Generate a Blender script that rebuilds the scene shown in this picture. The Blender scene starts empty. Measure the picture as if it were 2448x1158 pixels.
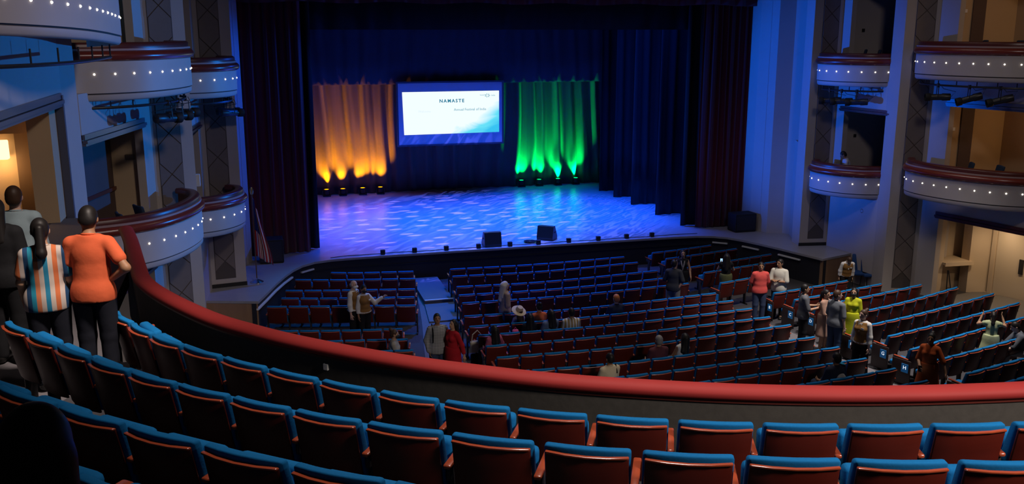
import bpy, bmesh, math, random
import numpy as np
from mathutils import Vector, Matrix, noise
random.seed(7)
SC = bpy.context.scene
COL = SC.collection
R = math.radians
AX = 8.9            # the hall is symmetrical about this x
HC = 8.2            # eye height above the pit floor
ZS = 0.96           # stage deck height

# ------------------------------------------------------------------ camera
cam_d = bpy.data.cameras.new('camera')
cam = bpy.data.objects.new('camera', cam_d); COL.objects.link(cam)
cam.location = (0, 0, HC)
cam.rotation_euler = (R(90 - 12.8), 0, R(-15.9))
cam_d.sensor_width = 36.0
cam_d.lens = 2230.0 / 2448.0 * 36.0
cam_d.clip_end = 200
SC.camera = cam

# ------------------------------------------------------------------ world and exposure
w = bpy.data.worlds.new('world'); SC.world = w; w.use_nodes = True
w.node_tree.nodes['Background'].inputs[0].default_value = (0.02, 0.018, 0.022, 1)
w.node_tree.nodes['Background'].inputs[1].default_value = 0.25
vs = SC.view_settings
vs.view_transform = 'Standard'; vs.look = 'None'; vs.gamma = 1.0; vs.exposure = 0.0
vs.use_curve_mapping = False
try:
    SC.cycles.max_bounces = 6; SC.cycles.diffuse_bounces = 3; SC.cycles.glossy_bounces = 3
    SC.cycles.sample_clamp_indirect = 3.0; SC.cycles.use_denoising = True
    SC.cycles.caustics_reflective = False; SC.cycles.caustics_refractive = False
except Exception:
    pass

# ------------------------------------------------------------------ lights
def aim(o, tgt):
    o.rotation_euler = (Vector(tgt) - o.location).to_track_quat('-Z', 'Y').to_euler()
def lamp(kind, name, loc, tgt, color, energy, **kw):
    d = bpy.data.lights.new(name, kind); d.color = color; d.energy = energy
    for k, v in kw.items(): setattr(d, k, v)
    o = bpy.data.objects.new(name, d); COL.objects.link(o); o.location = loc
    if tgt is not None: aim(o, tgt)
    return o
WARM = (1.0, 0.80, 0.66)
NEUT = (1.0, 0.90, 0.84)
BLUE = (0.004, 0.12, 1.0)
# house lights in the ceiling (dimmed)
lamp('AREA', 'house_light', (10.5, 23.0, 15.5), (10.5, 20.0, 0), NEUT, 230, shape='DISK', size=7, spread=R(100))
lamp('SPOT', 'balcony_house_light', (9.6, -2.2, 12.6), (6.2, 5.4, 5.2), (1.0, 0.86, 0.78), 6200, spot_size=R(56), spot_blend=1.0, shadow_soft_size=0.9)
lamp('SPOT', 'balcony_top_light', (3.4, 7.4, 14.5), (3.0, 6.9, 5.2), (1.0, 0.86, 0.78), 2500, spot_size=R(70), spot_blend=0.9, shadow_soft_size=0.8)
lamp('SPOT', 'aisle_house_light', (15.2, 16.0, 15.0), (15.0, 19.6, 0.6), NEUT, 12500, spot_size=R(46), spot_blend=1.0, shadow_soft_size=0.6)
lamp('SPOT', 'side_house_light', (1.4, 6.0, 13.5), (-1.7, 9.5, 6.0), (1.0, 0.84, 0.74), 4600, spot_size=R(23), spot_blend=1.0, shadow_soft_size=0.4)
lamp('SPOT', 'left_box_house_light', (6.0, 8.0, 14.5), (-2.0, 17.5, 6.5), (1.0, 0.84, 0.78), 1500, spot_size=R(62), spot_blend=1.0, shadow_soft_size=0.8)
lamp('SPOT', 'right_box_house_light', (11.5, 11.0, 14.5), (20.0, 23.0, 5.5), (1.0, 0.86, 0.82), 750, spot_size=R(48), spot_blend=1.0, shadow_soft_size=0.8)
# blue stage rig over the deck
def gobo(o, scale, lo, hi, tint, kind='VORONOI', st=(1, 1)):
    """a patterned glass in front of the lamp: light and dark shapes in its beam"""
    d = o.data; d.use_nodes = True; nt = d.node_tree; em = nt.nodes['Emission']
    tc = nt.nodes.new('ShaderNodeTexCoord'); sx = nt.nodes.new('ShaderNodeSeparateXYZ')
    nt.links.new(tc.outputs['Normal'], sx.inputs[0])
    dx = nt.nodes.new('ShaderNodeMath'); dx.operation = 'DIVIDE'; dy = nt.nodes.new('ShaderNodeMath'); dy.operation = 'DIVIDE'
    nt.links.new(sx.outputs[0], dx.inputs[0]); nt.links.new(sx.outputs[2], dx.inputs[1])
    nt.links.new(sx.outputs[1], dy.inputs[0]); nt.links.new(sx.outputs[2], dy.inputs[1])
    cb = nt.nodes.new('ShaderNodeCombineXYZ'); nt.links.new(dx.outputs[0], cb.inputs[0]); nt.links.new(dy.outputs[0], cb.inputs[1])
    if kind == 'VORONOI':
        t = nt.nodes.new('ShaderNodeTexVoronoi'); t.voronoi_dimensions = '2D'; t.inputs['Scale'].default_value = scale
        out = t.outputs['Distance']
    elif kind == 'WAVE':
        t = nt.nodes.new('ShaderNodeTexWave'); t.wave_type = 'RINGS'; t.inputs['Scale'].default_value = scale
        t.inputs['Distortion'].default_value = 6.0; t.inputs['Detail'].default_value = 1.0; t.inputs['Detail Scale'].default_value = 2.0
        out = t.outputs['Fac']
    else:
        t = nt.nodes.new('ShaderNodeTexNoise'); t.noise_dimensions = '2D'; t.inputs['Scale'].default_value = scale
        t.inputs['Detail'].default_value = 2.0; t.inputs['Distortion'].default_value = 1.2
        out = t.outputs['Fac']
    mp = nt.nodes.new('ShaderNodeMapping'); mp.inputs['Scale'].default_value = (st[0], st[1], 1)
    nt.links.new(cb.outputs[0], mp.inputs[0]); nt.links.new(mp.outputs[0], t.inputs['Vector'])
    rp = nt.nodes.new('ShaderNodeValToRGB')
    rp.color_ramp.elements[0].position = lo; rp.color_ramp.elements[1].position = hi
    rp.color_ramp.elements[0].color = tint[0]; rp.color_ramp.elements[1].color = tint[1]
    nt.links.new(out, rp.inputs[0]); nt.links.new(rp.outputs[0], em.inputs['Color'])
lamp('AREA', 'stage_blue_wash', (8.9, 34.8, 11.5), (8.9, 34.8, 0), (0.001, 0.075, 1.0), 2500, shape='RECTANGLE', size=14, size_y=5.0, spread=R(66))
g = lamp('SPOT', 'gobo_ripple_light', (9.6, 33.6, 12.0), (8.6, 34.4, ZS), (1.0, 1.0, 1.0), 8600, spot_size=R(74), spot_blend=0.5, shadow_soft_size=0.02)
gobo(g, 12.0, 0.50, 0.60, ((0.0, 0.0, 0.03, 1), (0.12, 0.16, 1.0, 1)), 'NOISE', (0.7, 3.2))
g = lamp('SPOT', 'gobo_pebble_light', (7.5, 34.2, 12.0), (7.4, 34.9, ZS), (1.0, 1.0, 1.0), 12500, spot_size=R(58), spot_blend=0.5, shadow_soft_size=0.02)
gobo(g, 10, 0.15, 0.20, ((0.38, 0.26, 0.80, 1), (0.0, 0.0, 0.01, 1)), 'VORONOI', (0.75, 1.7))
g = lamp('SPOT', 'gobo_wave_light', (12.2, 34.0, 12.0), (11.6, 34.6, ZS), (1.0, 1.0, 1.0), 4600, spot_size=R(64), spot_blend=0.6, shadow_soft_size=0.02)
gobo(g, 9.0, 0.6, 0.72, ((0.0, 0.0, 0.02, 1), (0.07, 0.15, 1.0, 1)), 'WAVE', (0.8, 2.2))
# blue light thrown over the pit and onto the side walls
lamp('SPOT', 'pit_blue_light', (8.4, 29.6, 12.0), (7.9, 27.0, 0.4), BLUE, 8200, spot_size=R(66), spot_blend=1.0, shadow_soft_size=0.25)
lamp('SPOT', 'pit_aisle_blue_light', (4.2, 30.2, 9.0), (3.2, 26.6, 0.3), (0.01, 0.30, 1.0), 1700, spot_size=R(46), spot_blend=0.9, shadow_soft_size=0.15)
lamp('SPOT', 'left_wall_blue_light', (17.4, 26.2, 6.3), (-2.8, 20.4, 6.0), (0.004, 0.25, 1.0), 7800, spot_size=R(42), spot_blend=0.7, shadow_soft_size=0.10)
lamp('SPOT', 'left_pier_blue_light', (6.0, 30.4, 9.0), (-0.3, 28.8, 5.0), (0.0, 0.10, 1.0), 1300, spot_size=R(66), spot_blend=0.8, shadow_soft_size=0.10)
lamp('SPOT', 'right_wall_blue_light', (2.2, 30.45, 4.4), (19.2, 28.2, 5.8), (0.0, 0.125, 1.0), 8400, spot_size=R(38), spot_blend=0.8, shadow_soft_size=0.10)

# ------------------------------------------------------------------ materials
MATS = {}
def mat(name, col, rough=0.6, metal=0.0, spec=0.5, var=0.0, vscale=8.0, stretch=None, bump=0.0, emit=None, es=0.0, sheen=0.0):
    if name in MATS: return MATS[name]
    m = bpy.data.materials.new(name); m.use_nodes = True; nt = m.node_tree
    b = nt.nodes['Principled BSDF']
    b.inputs['Base Color'].default_value = (*col, 1); b.inputs['Roughness'].default_value = rough
    b.inputs['Metallic'].default_value = metal; b.inputs['Specular IOR Level'].default_value = spec
    if sheen: b.inputs['Sheen Weight'].default_value = sheen
    if emit:
        b.inputs['Emission Color'].default_value = (*emit, 1); b.inputs['Emission Strength'].default_value = es
    if var or bump:
        tc = nt.nodes.new('ShaderNodeTexCoord'); mp = nt.nodes.new('ShaderNodeMapping')
        nt.links.new(tc.outputs['Object'], mp.inputs[0])
        if stretch: mp.inputs['Scale'].default_value = stretch
        n = nt.nodes.new('ShaderNodeTexNoise'); n.inputs['Scale'].default_value = vscale; n.inputs['Detail'].default_value = 4
        nt.links.new(mp.outputs[0], n.inputs['Vector'])
        if var:
            mx = nt.nodes.new('ShaderNodeMix'); mx.data_type = 'RGBA'
            mx.inputs[6].default_value = (*[c * (1 - var) for c in col], 1)
            mx.inputs[7].default_value = (*[min(1, c * (1 + var)) for c in col], 1)
            nt.links.new(n.outputs['Fac'], mx.inputs[0]); nt.links.new(mx.outputs[2], b.inputs['Base Color'])
        if bump:
            bp = nt.nodes.new('ShaderNodeBump'); bp.inputs['Strength'].default_value = bump; bp.inputs['Distance'].default_value = 0.02
            nt.links.new(n.outputs['Fac'], bp.inputs['Height']); nt.links.new(bp.outputs[0], b.inputs['Normal'])
    MATS[name] = m
    return m
def emis(name, col, strength, sampled=False):
    if name in MATS: return MATS[name]
    m = bpy.data.materials.new(name); m.use_nodes = True; nt = m.node_tree
    nt.nodes.remove(nt.nodes['Principled BSDF'])
    e = nt.nodes.new('ShaderNodeEmission'); e.inputs[0].default_value = (*col, 1); e.inputs[1].default_value = strength
    nt.links.new(e.outputs[0], nt.nodes['Material Output'].inputs[0])
    if not sampled: m.cycles.emission_sampling = 'NONE'
    MATS[name] = m
    return m
def stripes(name, cols, axis, scale, rough=0.8, axis2=None):
    """cloth with vertical bands (cols repeat along one object axis); axis2 adds crossing bands for a check"""
    if name in MATS: return MATS[name]
    m = bpy.data.materials.new(name); m.use_nodes = True; nt = m.node_tree; b = nt.nodes['Principled BSDF']
    b.inputs['Roughness'].default_value = rough; b.inputs['Specular IOR Level'].default_value = 0.2
    tc = nt.nodes.new('ShaderNodeTexCoord'); sx = nt.nodes.new('ShaderNodeSeparateXYZ'); nt.links.new(tc.outputs['Object'], sx.inputs[0])
    def band(ax):
        mu = nt.nodes.new('ShaderNodeMath'); mu.operation = 'MULTIPLY_ADD'; mu.inputs[1].default_value = scale; mu.inputs[2].default_value = 50.0
        nt.links.new(sx.outputs[ax], mu.inputs[0])
        fr = nt.nodes.new('ShaderNodeMath'); fr.operation = 'FRACT'; nt.links.new(mu.outputs[0], fr.inputs[0])
        rp = nt.nodes.new('ShaderNodeValToRGB'); rp.color_ramp.interpolation = 'CONSTANT'
        els = rp.color_ramp.elements
        n = len(cols)
        els[0].position = 0; els[0].color = (*cols[0], 1); els[1].position = 1.0 / n; els[1].color = (*cols[1], 1)
        for i in range(2, n):
            e = els.new(i / n); e.color = (*cols[i], 1)
        nt.links.new(fr.outputs[0], rp.inputs[0]); return rp
    a = band(axis)
    if axis2 is not None:
        c = band(axis2); mx = nt.nodes.new('ShaderNodeMix'); mx.data_type = 'RGBA'; mx.inputs[0].default_value = 0.5
        nt.links.new(a.outputs[0], mx.inputs[6]); nt.links.new(c.outputs[0], mx.inputs[7]); nt.links.new(mx.outputs[2], b.inputs['Base Color'])
    else:
        nt.links.new(a.outputs[0], b.inputs['Base Color'])
    MATS[name] = m
    return m
cream = mat('cream_plaster', (0.50, 0.45, 0.42), 0.75, var=0.05, vscale=2.0)
boxcream = mat('cream_paint', (0.56, 0.50, 0.46), 0.55, var=0.04, vscale=3.0)
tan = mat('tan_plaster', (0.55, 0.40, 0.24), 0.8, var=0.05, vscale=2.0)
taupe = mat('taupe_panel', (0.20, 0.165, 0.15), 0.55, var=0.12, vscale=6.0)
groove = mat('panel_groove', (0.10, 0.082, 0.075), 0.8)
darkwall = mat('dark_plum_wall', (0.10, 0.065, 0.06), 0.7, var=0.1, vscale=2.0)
mahog = mat('mahogany', (0.20, 0.030, 0.018), 0.28, var=0.25, vscale=4.0, stretch=(1, 1, 6), spec=0.6)
mahogd = mat('dark_mahogany', (0.11, 0.022, 0.016), 0.35, var=0.25, vscale=5.0, stretch=(1, 1, 6))
ledge = mat('mauve_ledge', (0.42, 0.28, 0.26), 0.4)
redcap = mat('red_rail_paint', (0.34, 0.030, 0.028), 0.65, spec=0.25, var=0.08, vscale=3.0, bump=0.05)
parap = mat('charcoal_parapet', (0.060, 0.055, 0.047), 0.85, var=0.25, vscale=14.0, bump=0.1)
carpet = mat('dark_carpet', (0.045, 0.042, 0.048), 0.95, var=0.3, vscale=40.0, bump=0.15)
aislec = mat('grey_aisle_carpet', (0.13, 0.12, 0.13), 0.9, var=0.2, vscale=30.0, bump=0.1)
deck = mat('stage_deck_wood', (0.36, 0.35, 0.36), 0.30, var=0.14, vscale=3.0, stretch=(0.35, 5.0, 1), spec=0.5)
apronw = mat('apron_wood', (0.34, 0.20, 0.11), 0.45, var=0.25, vscale=6.0, stretch=(1, 1, 0.2))
pitblack = mat('pit_black', (0.018, 0.018, 0.024), 0.6)
black = mat('matte_black', (0.012, 0.012, 0.014), 0.7)
metalb = mat('black_metal', (0.02, 0.02, 0.022), 0.4, spec=0.5)
chrome = mat('chrome', (0.7, 0.7, 0.72), 0.18, metal=1.0)
whitep = mat('white_plastic', (0.75, 0.74, 0.7), 0.5)
redvel = mat('red_velvet', (0.15, 0.007, 0.012), 0.85, var=0.2, vscale=2.0, stretch=(6, 6, 0.15), sheen=0.3)
blkvel = mat('black_velour', (0.010, 0.010, 0.014), 0.9, var=0.2, vscale=2.0, stretch=(6, 6, 0.15))
bckvel = mat('charcoal_velour', (0.10, 0.09, 0.085), 0.85, var=0.2, vscale=2.0, stretch=(6, 6, 0.15), sheen=0.2)
bluefab = mat('blue_seat_fabric', (0.003, 0.15, 0.40), 0.85, var=0.10, vscale=60.0, bump=0.08, spec=0.2)
seatred = mat('red_seat_shell', (0.095, 0.009, 0.004), 0.42, var=0.15, vscale=5.0, stretch=(1, 1, 4))
armwood = mat('orange_arm_wood', (0.40, 0.070, 0.026), 0.24, spec=0.8, var=0.15, vscale=12.0)
iron = mat('seat_iron', (0.03, 0.025, 0.028), 0.5)
plateb = mat('row_plate_blue', (0.01, 0.14, 0.36), 0.4, emit=(0.02, 0.25, 0.7), es=0.10)
led = emis('stud_led', (1.0, 0.93, 0.84), 3.2)
letter = emis('row_letter_glow', (0.9, 0.95, 1.0), 1.0)

# ------------------------------------------------------------------ mesh helpers
class MB:
    def __init__(s): s.v = []; s.f = []
    def add(s, v, f):
        o = len(s.v); s.v.extend([tuple(p) for p in v]); s.f.extend([tuple(i + o for i in q) for q in f]); return s
    def box(s, x0, x1, y0, y1, z0, z1):
        return s.add([(x0,y0,z0),(x1,y0,z0),(x1,y1,z0),(x0,y1,z0),(x0,y0,z1),(x1,y0,z1),(x1,y1,z1),(x0,y1,z1)],
                     [(0,3,2,1),(4,5,6,7),(0,1,5,4),(1,2,6,5),(2,3,7,6),(3,0,4,7)])
    def prism(s, poly, z0, z1):
        n = len(poly); v = [(x, y, z0) for x, y in poly] + [(x, y, z1) for x, y in poly]
        f = [tuple(range(n - 1, -1, -1)), tuple(range(n, 2 * n))] + [(i, (i + 1) % n, (i + 1) % n + n, i + n) for i in range(n)]
        return s.add(v, f)
    def rbox(s, sx, sy, sz, r, c=(0,0,0), seg=2, fn=None, sub=(1,1,1)):
        v, f = rbox_geo(sx, sy, sz, r, seg, sub)
        v = [(x + c[0], y + c[1], z + c[2]) for x, y, z in v]
        if fn: v = [fn(*p) for p in v]
        return s.add(v, f)
    def tube(s, path, r, n=8, caps=True):
        P = [Vector(p) for p in path]; rr = r if isinstance(r, (list, tuple)) else [r] * len(P)
        v = []; up = Vector((0, 0, 1))
        for i, p in enumerate(P):
            t = (P[min(i + 1, len(P) - 1)] - P[max(i - 1, 0)]).normalized()
            a = t.cross(up)
            if a.length < 1e-3: a = t.cross(Vector((1, 0, 0)))
            a.normalize(); b = t.cross(a)
            for k in range(n):
                th = 2 * math.pi * k / n; v.append(p + (a * math.cos(th) + b * math.sin(th)) * rr[i])
        f = []
        for i in range(len(P) - 1):
            for k in range(n): f.append((i*n+k, i*n+(k+1)%n, (i+1)*n+(k+1)%n, (i+1)*n+k))
        if caps:
            f.append(tuple(range(n - 1, -1, -1))); f.append(tuple(range((len(P)-1)*n, len(P)*n)))
        return s.add(v, f)
    def lathe(s, prof, c=(0,0,0), n=16):
        v = []; f = []
        for r, z in prof:
            for k in range(n): v.append((c[0] + r*math.cos(2*math.pi*k/n), c[1] + r*math.sin(2*math.pi*k/n), c[2] + z))
        for i in range(len(prof) - 1):
            for k in range(n): f.append((i*n+k, i*n+(k+1)%n, (i+1)*n+(k+1)%n, (i+1)*n+k))
        f.append(tuple(range(n-1,-1,-1))); f.append(tuple(range((len(prof)-1)*n, len(prof)*n)))
        return s.add(v, f)
    def ball(s, c, r, n=8, m=6):
        rx, ry, rz = r if isinstance(r, (tuple, list)) else (r, r, r)
        v = [(c[0], c[1], c[2] + rz)]; f = []
        for i in range(1, m):
            ph = math.pi * i / m
            for k in range(n):
                th = 2*math.pi*k/n; v.append((c[0]+rx*math.sin(ph)*math.cos(th), c[1]+ry*math.sin(ph)*math.sin(th), c[2]+rz*math.cos(ph)))
        v.append((c[0], c[1], c[2] - rz)); L = len(v) - 1
        for k in range(n):
            f.append((0, 1+k, 1+(k+1)%n)); f.append((L, L-n+(k+1)%n, L-n+k))
        for i in range(m - 2):
            for k in range(n): f.append((1+i*n+k, 1+(i+1)*n+k, 1+(i+1)*n+(k+1)%n, 1+i*n+(k+1)%n))
        return s.add(v, f)
    def sweep(s, path, prof, nrm=None, dz=None):
        """closed profile [(offset along plan normal, z)] carried along a plan path; nrm(i) gives the plan normal"""
        n = len(prof); v = []
        for i, p in enumerate(path):
            nx, ny = nrm[i]; h = dz[i] if dz else 0
            for o, z in prof: v.append((p[0] + nx*o, p[1] + ny*o, z + h))
        f = []
        for i in range(len(path) - 1):
            for k in range(n): f.append((i*n+k, i*n+(k+1)%n, (i+1)*n+(k+1)%n, (i+1)*n+k))
        f.append(tuple(range(n-1,-1,-1))); f.append(tuple(range((len(path)-1)*n, len(path)*n)))
        return s.add(v, f)
    def mesh(s, name, m, smooth=False, bevel=0):
        me = bpy.data.meshes.new(name)
        bm = bmesh.new(); vs_ = [bm.verts.new(p) for p in s.v]
        for q in s.f:
            try: bm.faces.new([vs_[i] for i in q])
            except ValueError: pass
        bmesh.ops.remove_doubles(bm, verts=bm.verts, dist=1e-5)
        bmesh.ops.recalc_face_normals(bm, faces=bm.faces)
        if bevel: bmesh.ops.bevel(bm, geom=[e for e in bm.edges if e.calc_face_angle(0) > 0.5], offset=bevel, segments=2, affect='EDGES', profile=0.5)
        bm.to_mesh(me); bm.free()
        if smooth is True:
            me.polygons.foreach_set('use_smooth', [True] * len(me.polygons))
        elif smooth:
            me.polygons.foreach_set('use_smooth', [True] * len(me.polygons)); me.set_sharp_from_angle(angle=R(smooth))
        if m: me.materials.append(m)
        return me
_RB = {}
def rbox_geo(sx, sy, sz, r, seg=2, sub=(1,1,1)):
    key = (sx, sy, sz, r, seg, sub)
    if key in _RB: return _RB[key]
    bm = bmesh.new(); bmesh.ops.create_cube(bm, size=1)
    bmesh.ops.scale(bm, vec=(sx, sy, sz), verts=bm.verts)
    for ax in range(3):
        if sub[ax] > 1:
            es = [e for e in bm.edges if abs((e.verts[0].co - e.verts[1].co)[ax]) > 1e-6]
            bmesh.ops.subdivide_edges(bm, edges=es, cuts=sub[ax] - 1, use_grid_fill=True)
    es = [e for e in bm.edges if e.calc_face_angle(0) > 1.0]
    if r > 0: bmesh.ops.bevel(bm, geom=es, offset=r, segments=seg, affect='EDGES', profile=0.5)
    bm.verts.index_update()
    v = [tuple(p.co) for p in bm.verts]; f = [tuple(x.index for x in q.verts) for q in bm.faces]
    bm.free(); _RB[key] = (v, f); return v, f

def link(name, me, parent=None):
    o = bpy.data.objects.new(name, me); COL.objects.link(o)
    if parent is not None: o.parent = parent
    return o
def wloc(p):
    v = Vector((0, 0, 0))
    while p is not None: v += p.location; p = p.parent
    return v
def obj(name, mb, m, parent=None, smooth=False, local=False, bevel=0):
    """one mesh object; vertices are world positions unless local (then in the parent's frame)"""
    if parent is not None and not local:
        w_ = wloc(parent); mb.v = [(x - w_.x, y - w_.y, z - w_.z) for x, y, z in mb.v]
    elif parent is None and not local:
        xs = [p[0] for p in mb.v]; ys = [p[1] for p in mb.v]; z0 = min(p[2] for p in mb.v)
        c = ((min(xs)+max(xs))/2, (min(ys)+max(ys))/2, z0); mb.v = [(x-c[0], y-c[1], z-c[2]) for x, y, z in mb.v]
        o = link(name, mb.mesh(name, m, smooth, bevel)); o.location = c; return o
    return link(name, mb.mesh(name, m, smooth, bevel), parent)
def tag(o, label=None, cat=None, group=None, kind=None):
    if label: o['label'] = label
    if cat: o['category'] = cat
    if group: o['group'] = group
    if kind: o['kind'] = kind
    return o
def thing(name, label, cat, loc=(0,0,0), rz=0.0, group=None, kind=None):
    o = bpy.data.objects.new(name, None); COL.objects.link(o); o.location = loc; o.rotation_euler = (0, 0, rz)
    o.empty_display_size = 0.2
    return tag(o, label, cat, group, kind)
def copy_tree(o, parent=None):
    c = o.copy(); COL.objects.link(c); c.parent = parent
    for ch in o.children: copy_tree(ch, c)
    return c
def catmull(pts, n=6):
    P = [np.array(p, float) for p in pts]; P = [2*P[0]-P[1]] + P + [2*P[-1]-P[-2]]; out = []
    for i in range(1, len(P) - 2):
        for k in range(n):
            t = k / n; a, b, c, d = P[i-1], P[i], P[i+1], P[i+2]
            out.append(0.5*((2*b)+(-a+c)*t+(2*a-5*b+4*c-d)*t*t+(-a+3*b-3*c+d)*t**3))
    out.append(P[-2]); return [tuple(p) for p in out]
def normals(path, sgn=1):
    out = []
    for i in range(len(path)):
        a = path[max(i-1, 0)]; b = path[min(i+1, len(path)-1)]
        dx, dy = b[0]-a[0], b[1]-a[1]; L = math.hypot(dx, dy) or 1
        out.append((-dy/L*sgn, dx/L*sgn))
    return out
def arclen(path):
    s = [0.0]
    for a, b in zip(path, path[1:]): s.append(s[-1] + math.hypot(b[0]-a[0], b[1]-a[1]))
    return s
def at_len(path, s, L):
    for i in range(len(s) - 1):
        if s[i+1] >= L:
            t = (L - s[i]) / max(1e-9, s[i+1] - s[i]); a, b = path[i], path[i+1]
            tx, ty = b[0]-a[0], b[1]-a[1]; q = math.hypot(tx, ty)
            return (a[0]+tx*t, a[1]+ty*t), (tx/q, ty/q)
    a, b = path[-2], path[-1]; tx, ty = b[0]-a[0], b[1]-a[1]; q = math.hypot(tx, ty)
    return tuple(b[:2]), (tx/q, ty/q)
ORD = ['zeroth','first','second','third','fourth','fifth','sixth','seventh','eighth','ninth','tenth','eleventh','twelfth','thirteenth','fourteenth','fifteenth','sixteenth','seventeenth','eighteenth']
# ================================================================== the orchestra floor
def rowbow(x, y): return (x - AX) ** 2 / (2 * (25 + (27.7 - y) * 0.35))
def zf(x, y): return max(0.0, (22.9 - (y - rowbow(x, y))) * 0.062)
def atz(u, v, z):
    """where the sight line through a photo pixel meets the level z"""
    p, q = R(12.8), R(15.9)
    fw = Vector((math.sin(q)*math.cos(p), math.cos(q)*math.cos(p), -math.sin(p))); rt = Vector((math.cos(q), -math.sin(q), 0)); up = rt.cross(fw)
    d = fw + rt*((u-1224)/2230.0) - up*((v-579)/2230.0)
    t = (z - HC) / d.z
    return Vector((d.x*t, d.y*t, z))
def onfloor(u, v):
    z = 0.0
    for _ in range(25):
        p = atz(u, v, z); z = zf(p.x, p.y)
    return atz(u, v, z)
mb = MB(); NX, NY = 40, 44
xs = np.linspace(-5.5, 25.5, NX); ys = np.linspace(9.0, 30.4, NY)
v = [(x, y, zf(x, y)) for y in ys for x in xs]
f = [(j*NX+i, j*NX+i+1, (j+1)*NX+i+1, (j+1)*NX+i) for j in range(NY-1) for i in range(NX-1)]
mb.add(v, f)
floor = obj('floor', mb, carpet, smooth=True)
tag(floor, 'dark carpeted auditorium floor under the stalls seats', 'floor', kind='structure')
def floor_strip(name, a, b, m, parent, h=0.012):
    """carpet strip between two plan polylines of equal length"""
    mb = MB(); n = len(a)
    A = catmull(a, 5); B = catmull(b, 5); n = len(A)
    v = [(p[0], p[1], zf(*p) + h) for p in A] + [(p[0], p[1], zf(*p) + h) for p in B]
    v += [(x, y, z - h - 0.02) for x, y, z in v]
    f = []
    for i in range(n - 1):
        f += [(i, i+1, n+i+1, n+i), (2*n+i, 3*n+i, 3*n+i+1, 2*n+i+1), (i, 2*n+i, 2*n+i+1, i+1), (n+i, n+i+1, 3*n+i+1, 3*n+i)]
    mb.add(v, f)
    return obj(name, mb, m, parent)
floor_strip('aisle_carpet', [(4.95,28.6),(4.55,25.5),(4.0,22),(3.6,19),(3.4,14)], [(5.78,28.6),(5.5,25.5),(5.0,22),(4.85,19),(4.7,14)], aislec, floor)
floor_strip('aisle_carpet', [(12.0,28.4),(12.4,25.5),(12.8,22),(12.75,18),(12.9,13)], [(12.85,28.4),(13.1,25.5),(13.95,22),(13.95,18),(13.7,13)], aislec, floor)
floor_strip('aisle_carpet', [(19.4,22.9),(19.8,21.6),(20.3,20.3),(20.6,18)], [(21.9,23.2),(22.1,21.6),(22.2,20.3),(22.4,18)], mat('lobby_carpet', (0.16, 0.15, 0.14), 0.9, var=0.15, vscale=20), floor)

# ================================================================== the stage
half = [(0.05,25.5),(0.33,26.4),(0.60,27.3),(0.88,28.1),(1.15,28.75),(1.45,29.25),(1.85,29.6),(2.4,29.78),(3.2,29.84)]
lip = half + [(p, 29.86) for p in np.linspace(4.5, 13.3, 12)] + [(2*AX - x, y) for x, y in reversed(half)]
stage = thing('stage', 'wide stage platform with curved dark apron and blue-lit wooden deck', 'stage', (AX, 31, 0), kind='structure')
back = [(2*AX+1.35, 25.95), (2*AX+1.35, 29.2), (2*AX+3, 31.0), (2*AX+3, 44.5), (-3, 44.5), (-3, 31.0), (-1.35, 29.2), (-1.35, 25.95)]
obj('deck', MB().prism(lip + back, ZS - 0.07, ZS), deck, stage)
ln = normals(lip, -1)           # towards the pit
ins = [(p[0] - n[0]*0.07, p[1] - n[1]*0.07) for p, n in zip(lip, ln)]
obj('apron_wall', MB().sweep(ins, [(0, -0.02), (0, ZS-0.07), (-0.12, ZS-0.07), (-0.12, -0.02)], ln), pitblack, stage)
obj('apron_moulding', MB().sweep(ins[6:-6], [(0.0, 0.62), (0.025, 0.62), (0.025, 0.645), (0, 0.645)], ln[6:-6]), metalb, stage)
for s in (0, 1):
    mx = (lambda x: x) if s == 0 else (lambda x: 2*AX - x)
    obj('apron_end', MB().prism([(mx(0.03), 25.53), (mx(-1.36), 25.97), (mx(-1.36), 26.1), (mx(0.03), 25.66)], 0.0, ZS-0.071), apronw, stage)
strip = mat('white_step_edge', (0.75, 0.76, 0.78), 0.4)
n0 = 6
for sl in (slice(0, 5), slice(5, 7)):
    obj('edge_strip', MB().sweep(ins[sl], [(0.0, 0.70), (0.06, 0.70), (0.06, 0.745), (0, 0.745)], ln[sl]), strip, stage)
rp = [(2*AX-x, y) for x, y in half]
rr = [(p[0] - n[0]*0.07, p[1] - n[1]*0.07) for p, n in zip(rp, normals(rp, 1))]; rn = normals(rp, 1)
for sl in (slice(1, 3), slice(3, 5), slice(5, 7)):
    obj('edge_strip', MB().sweep(rr[sl], [(0.0, 0.70), (0.06, 0.70), (0.06, 0.745), (0, 0.745)], rn[sl]), strip, stage)
# steps in the left aisle
pst = thing('aisle_platform', 'low blue-lit platform filling the aisle in front of the stage', 'platform', (5.3, 26.6, 0))
obj('top', MB().prism([(4.92,27.0),(5.82,27.0),(5.86,29.7),(4.96,29.7)], 0.0, 0.16), mat('platform_grey', (0.11,0.115,0.13), 0.6, var=0.1), pst)
obj('tread', MB().prism([(4.72,25.2),(5.66,25.2),(5.82,27.0),(4.92,27.0)], 0.0, 0.06), MATS['platform_grey'], pst)
obj('nosing', MB().box(4.93, 5.81, 26.97, 27.02, 0.15, 0.175), strip, pst)

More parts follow.
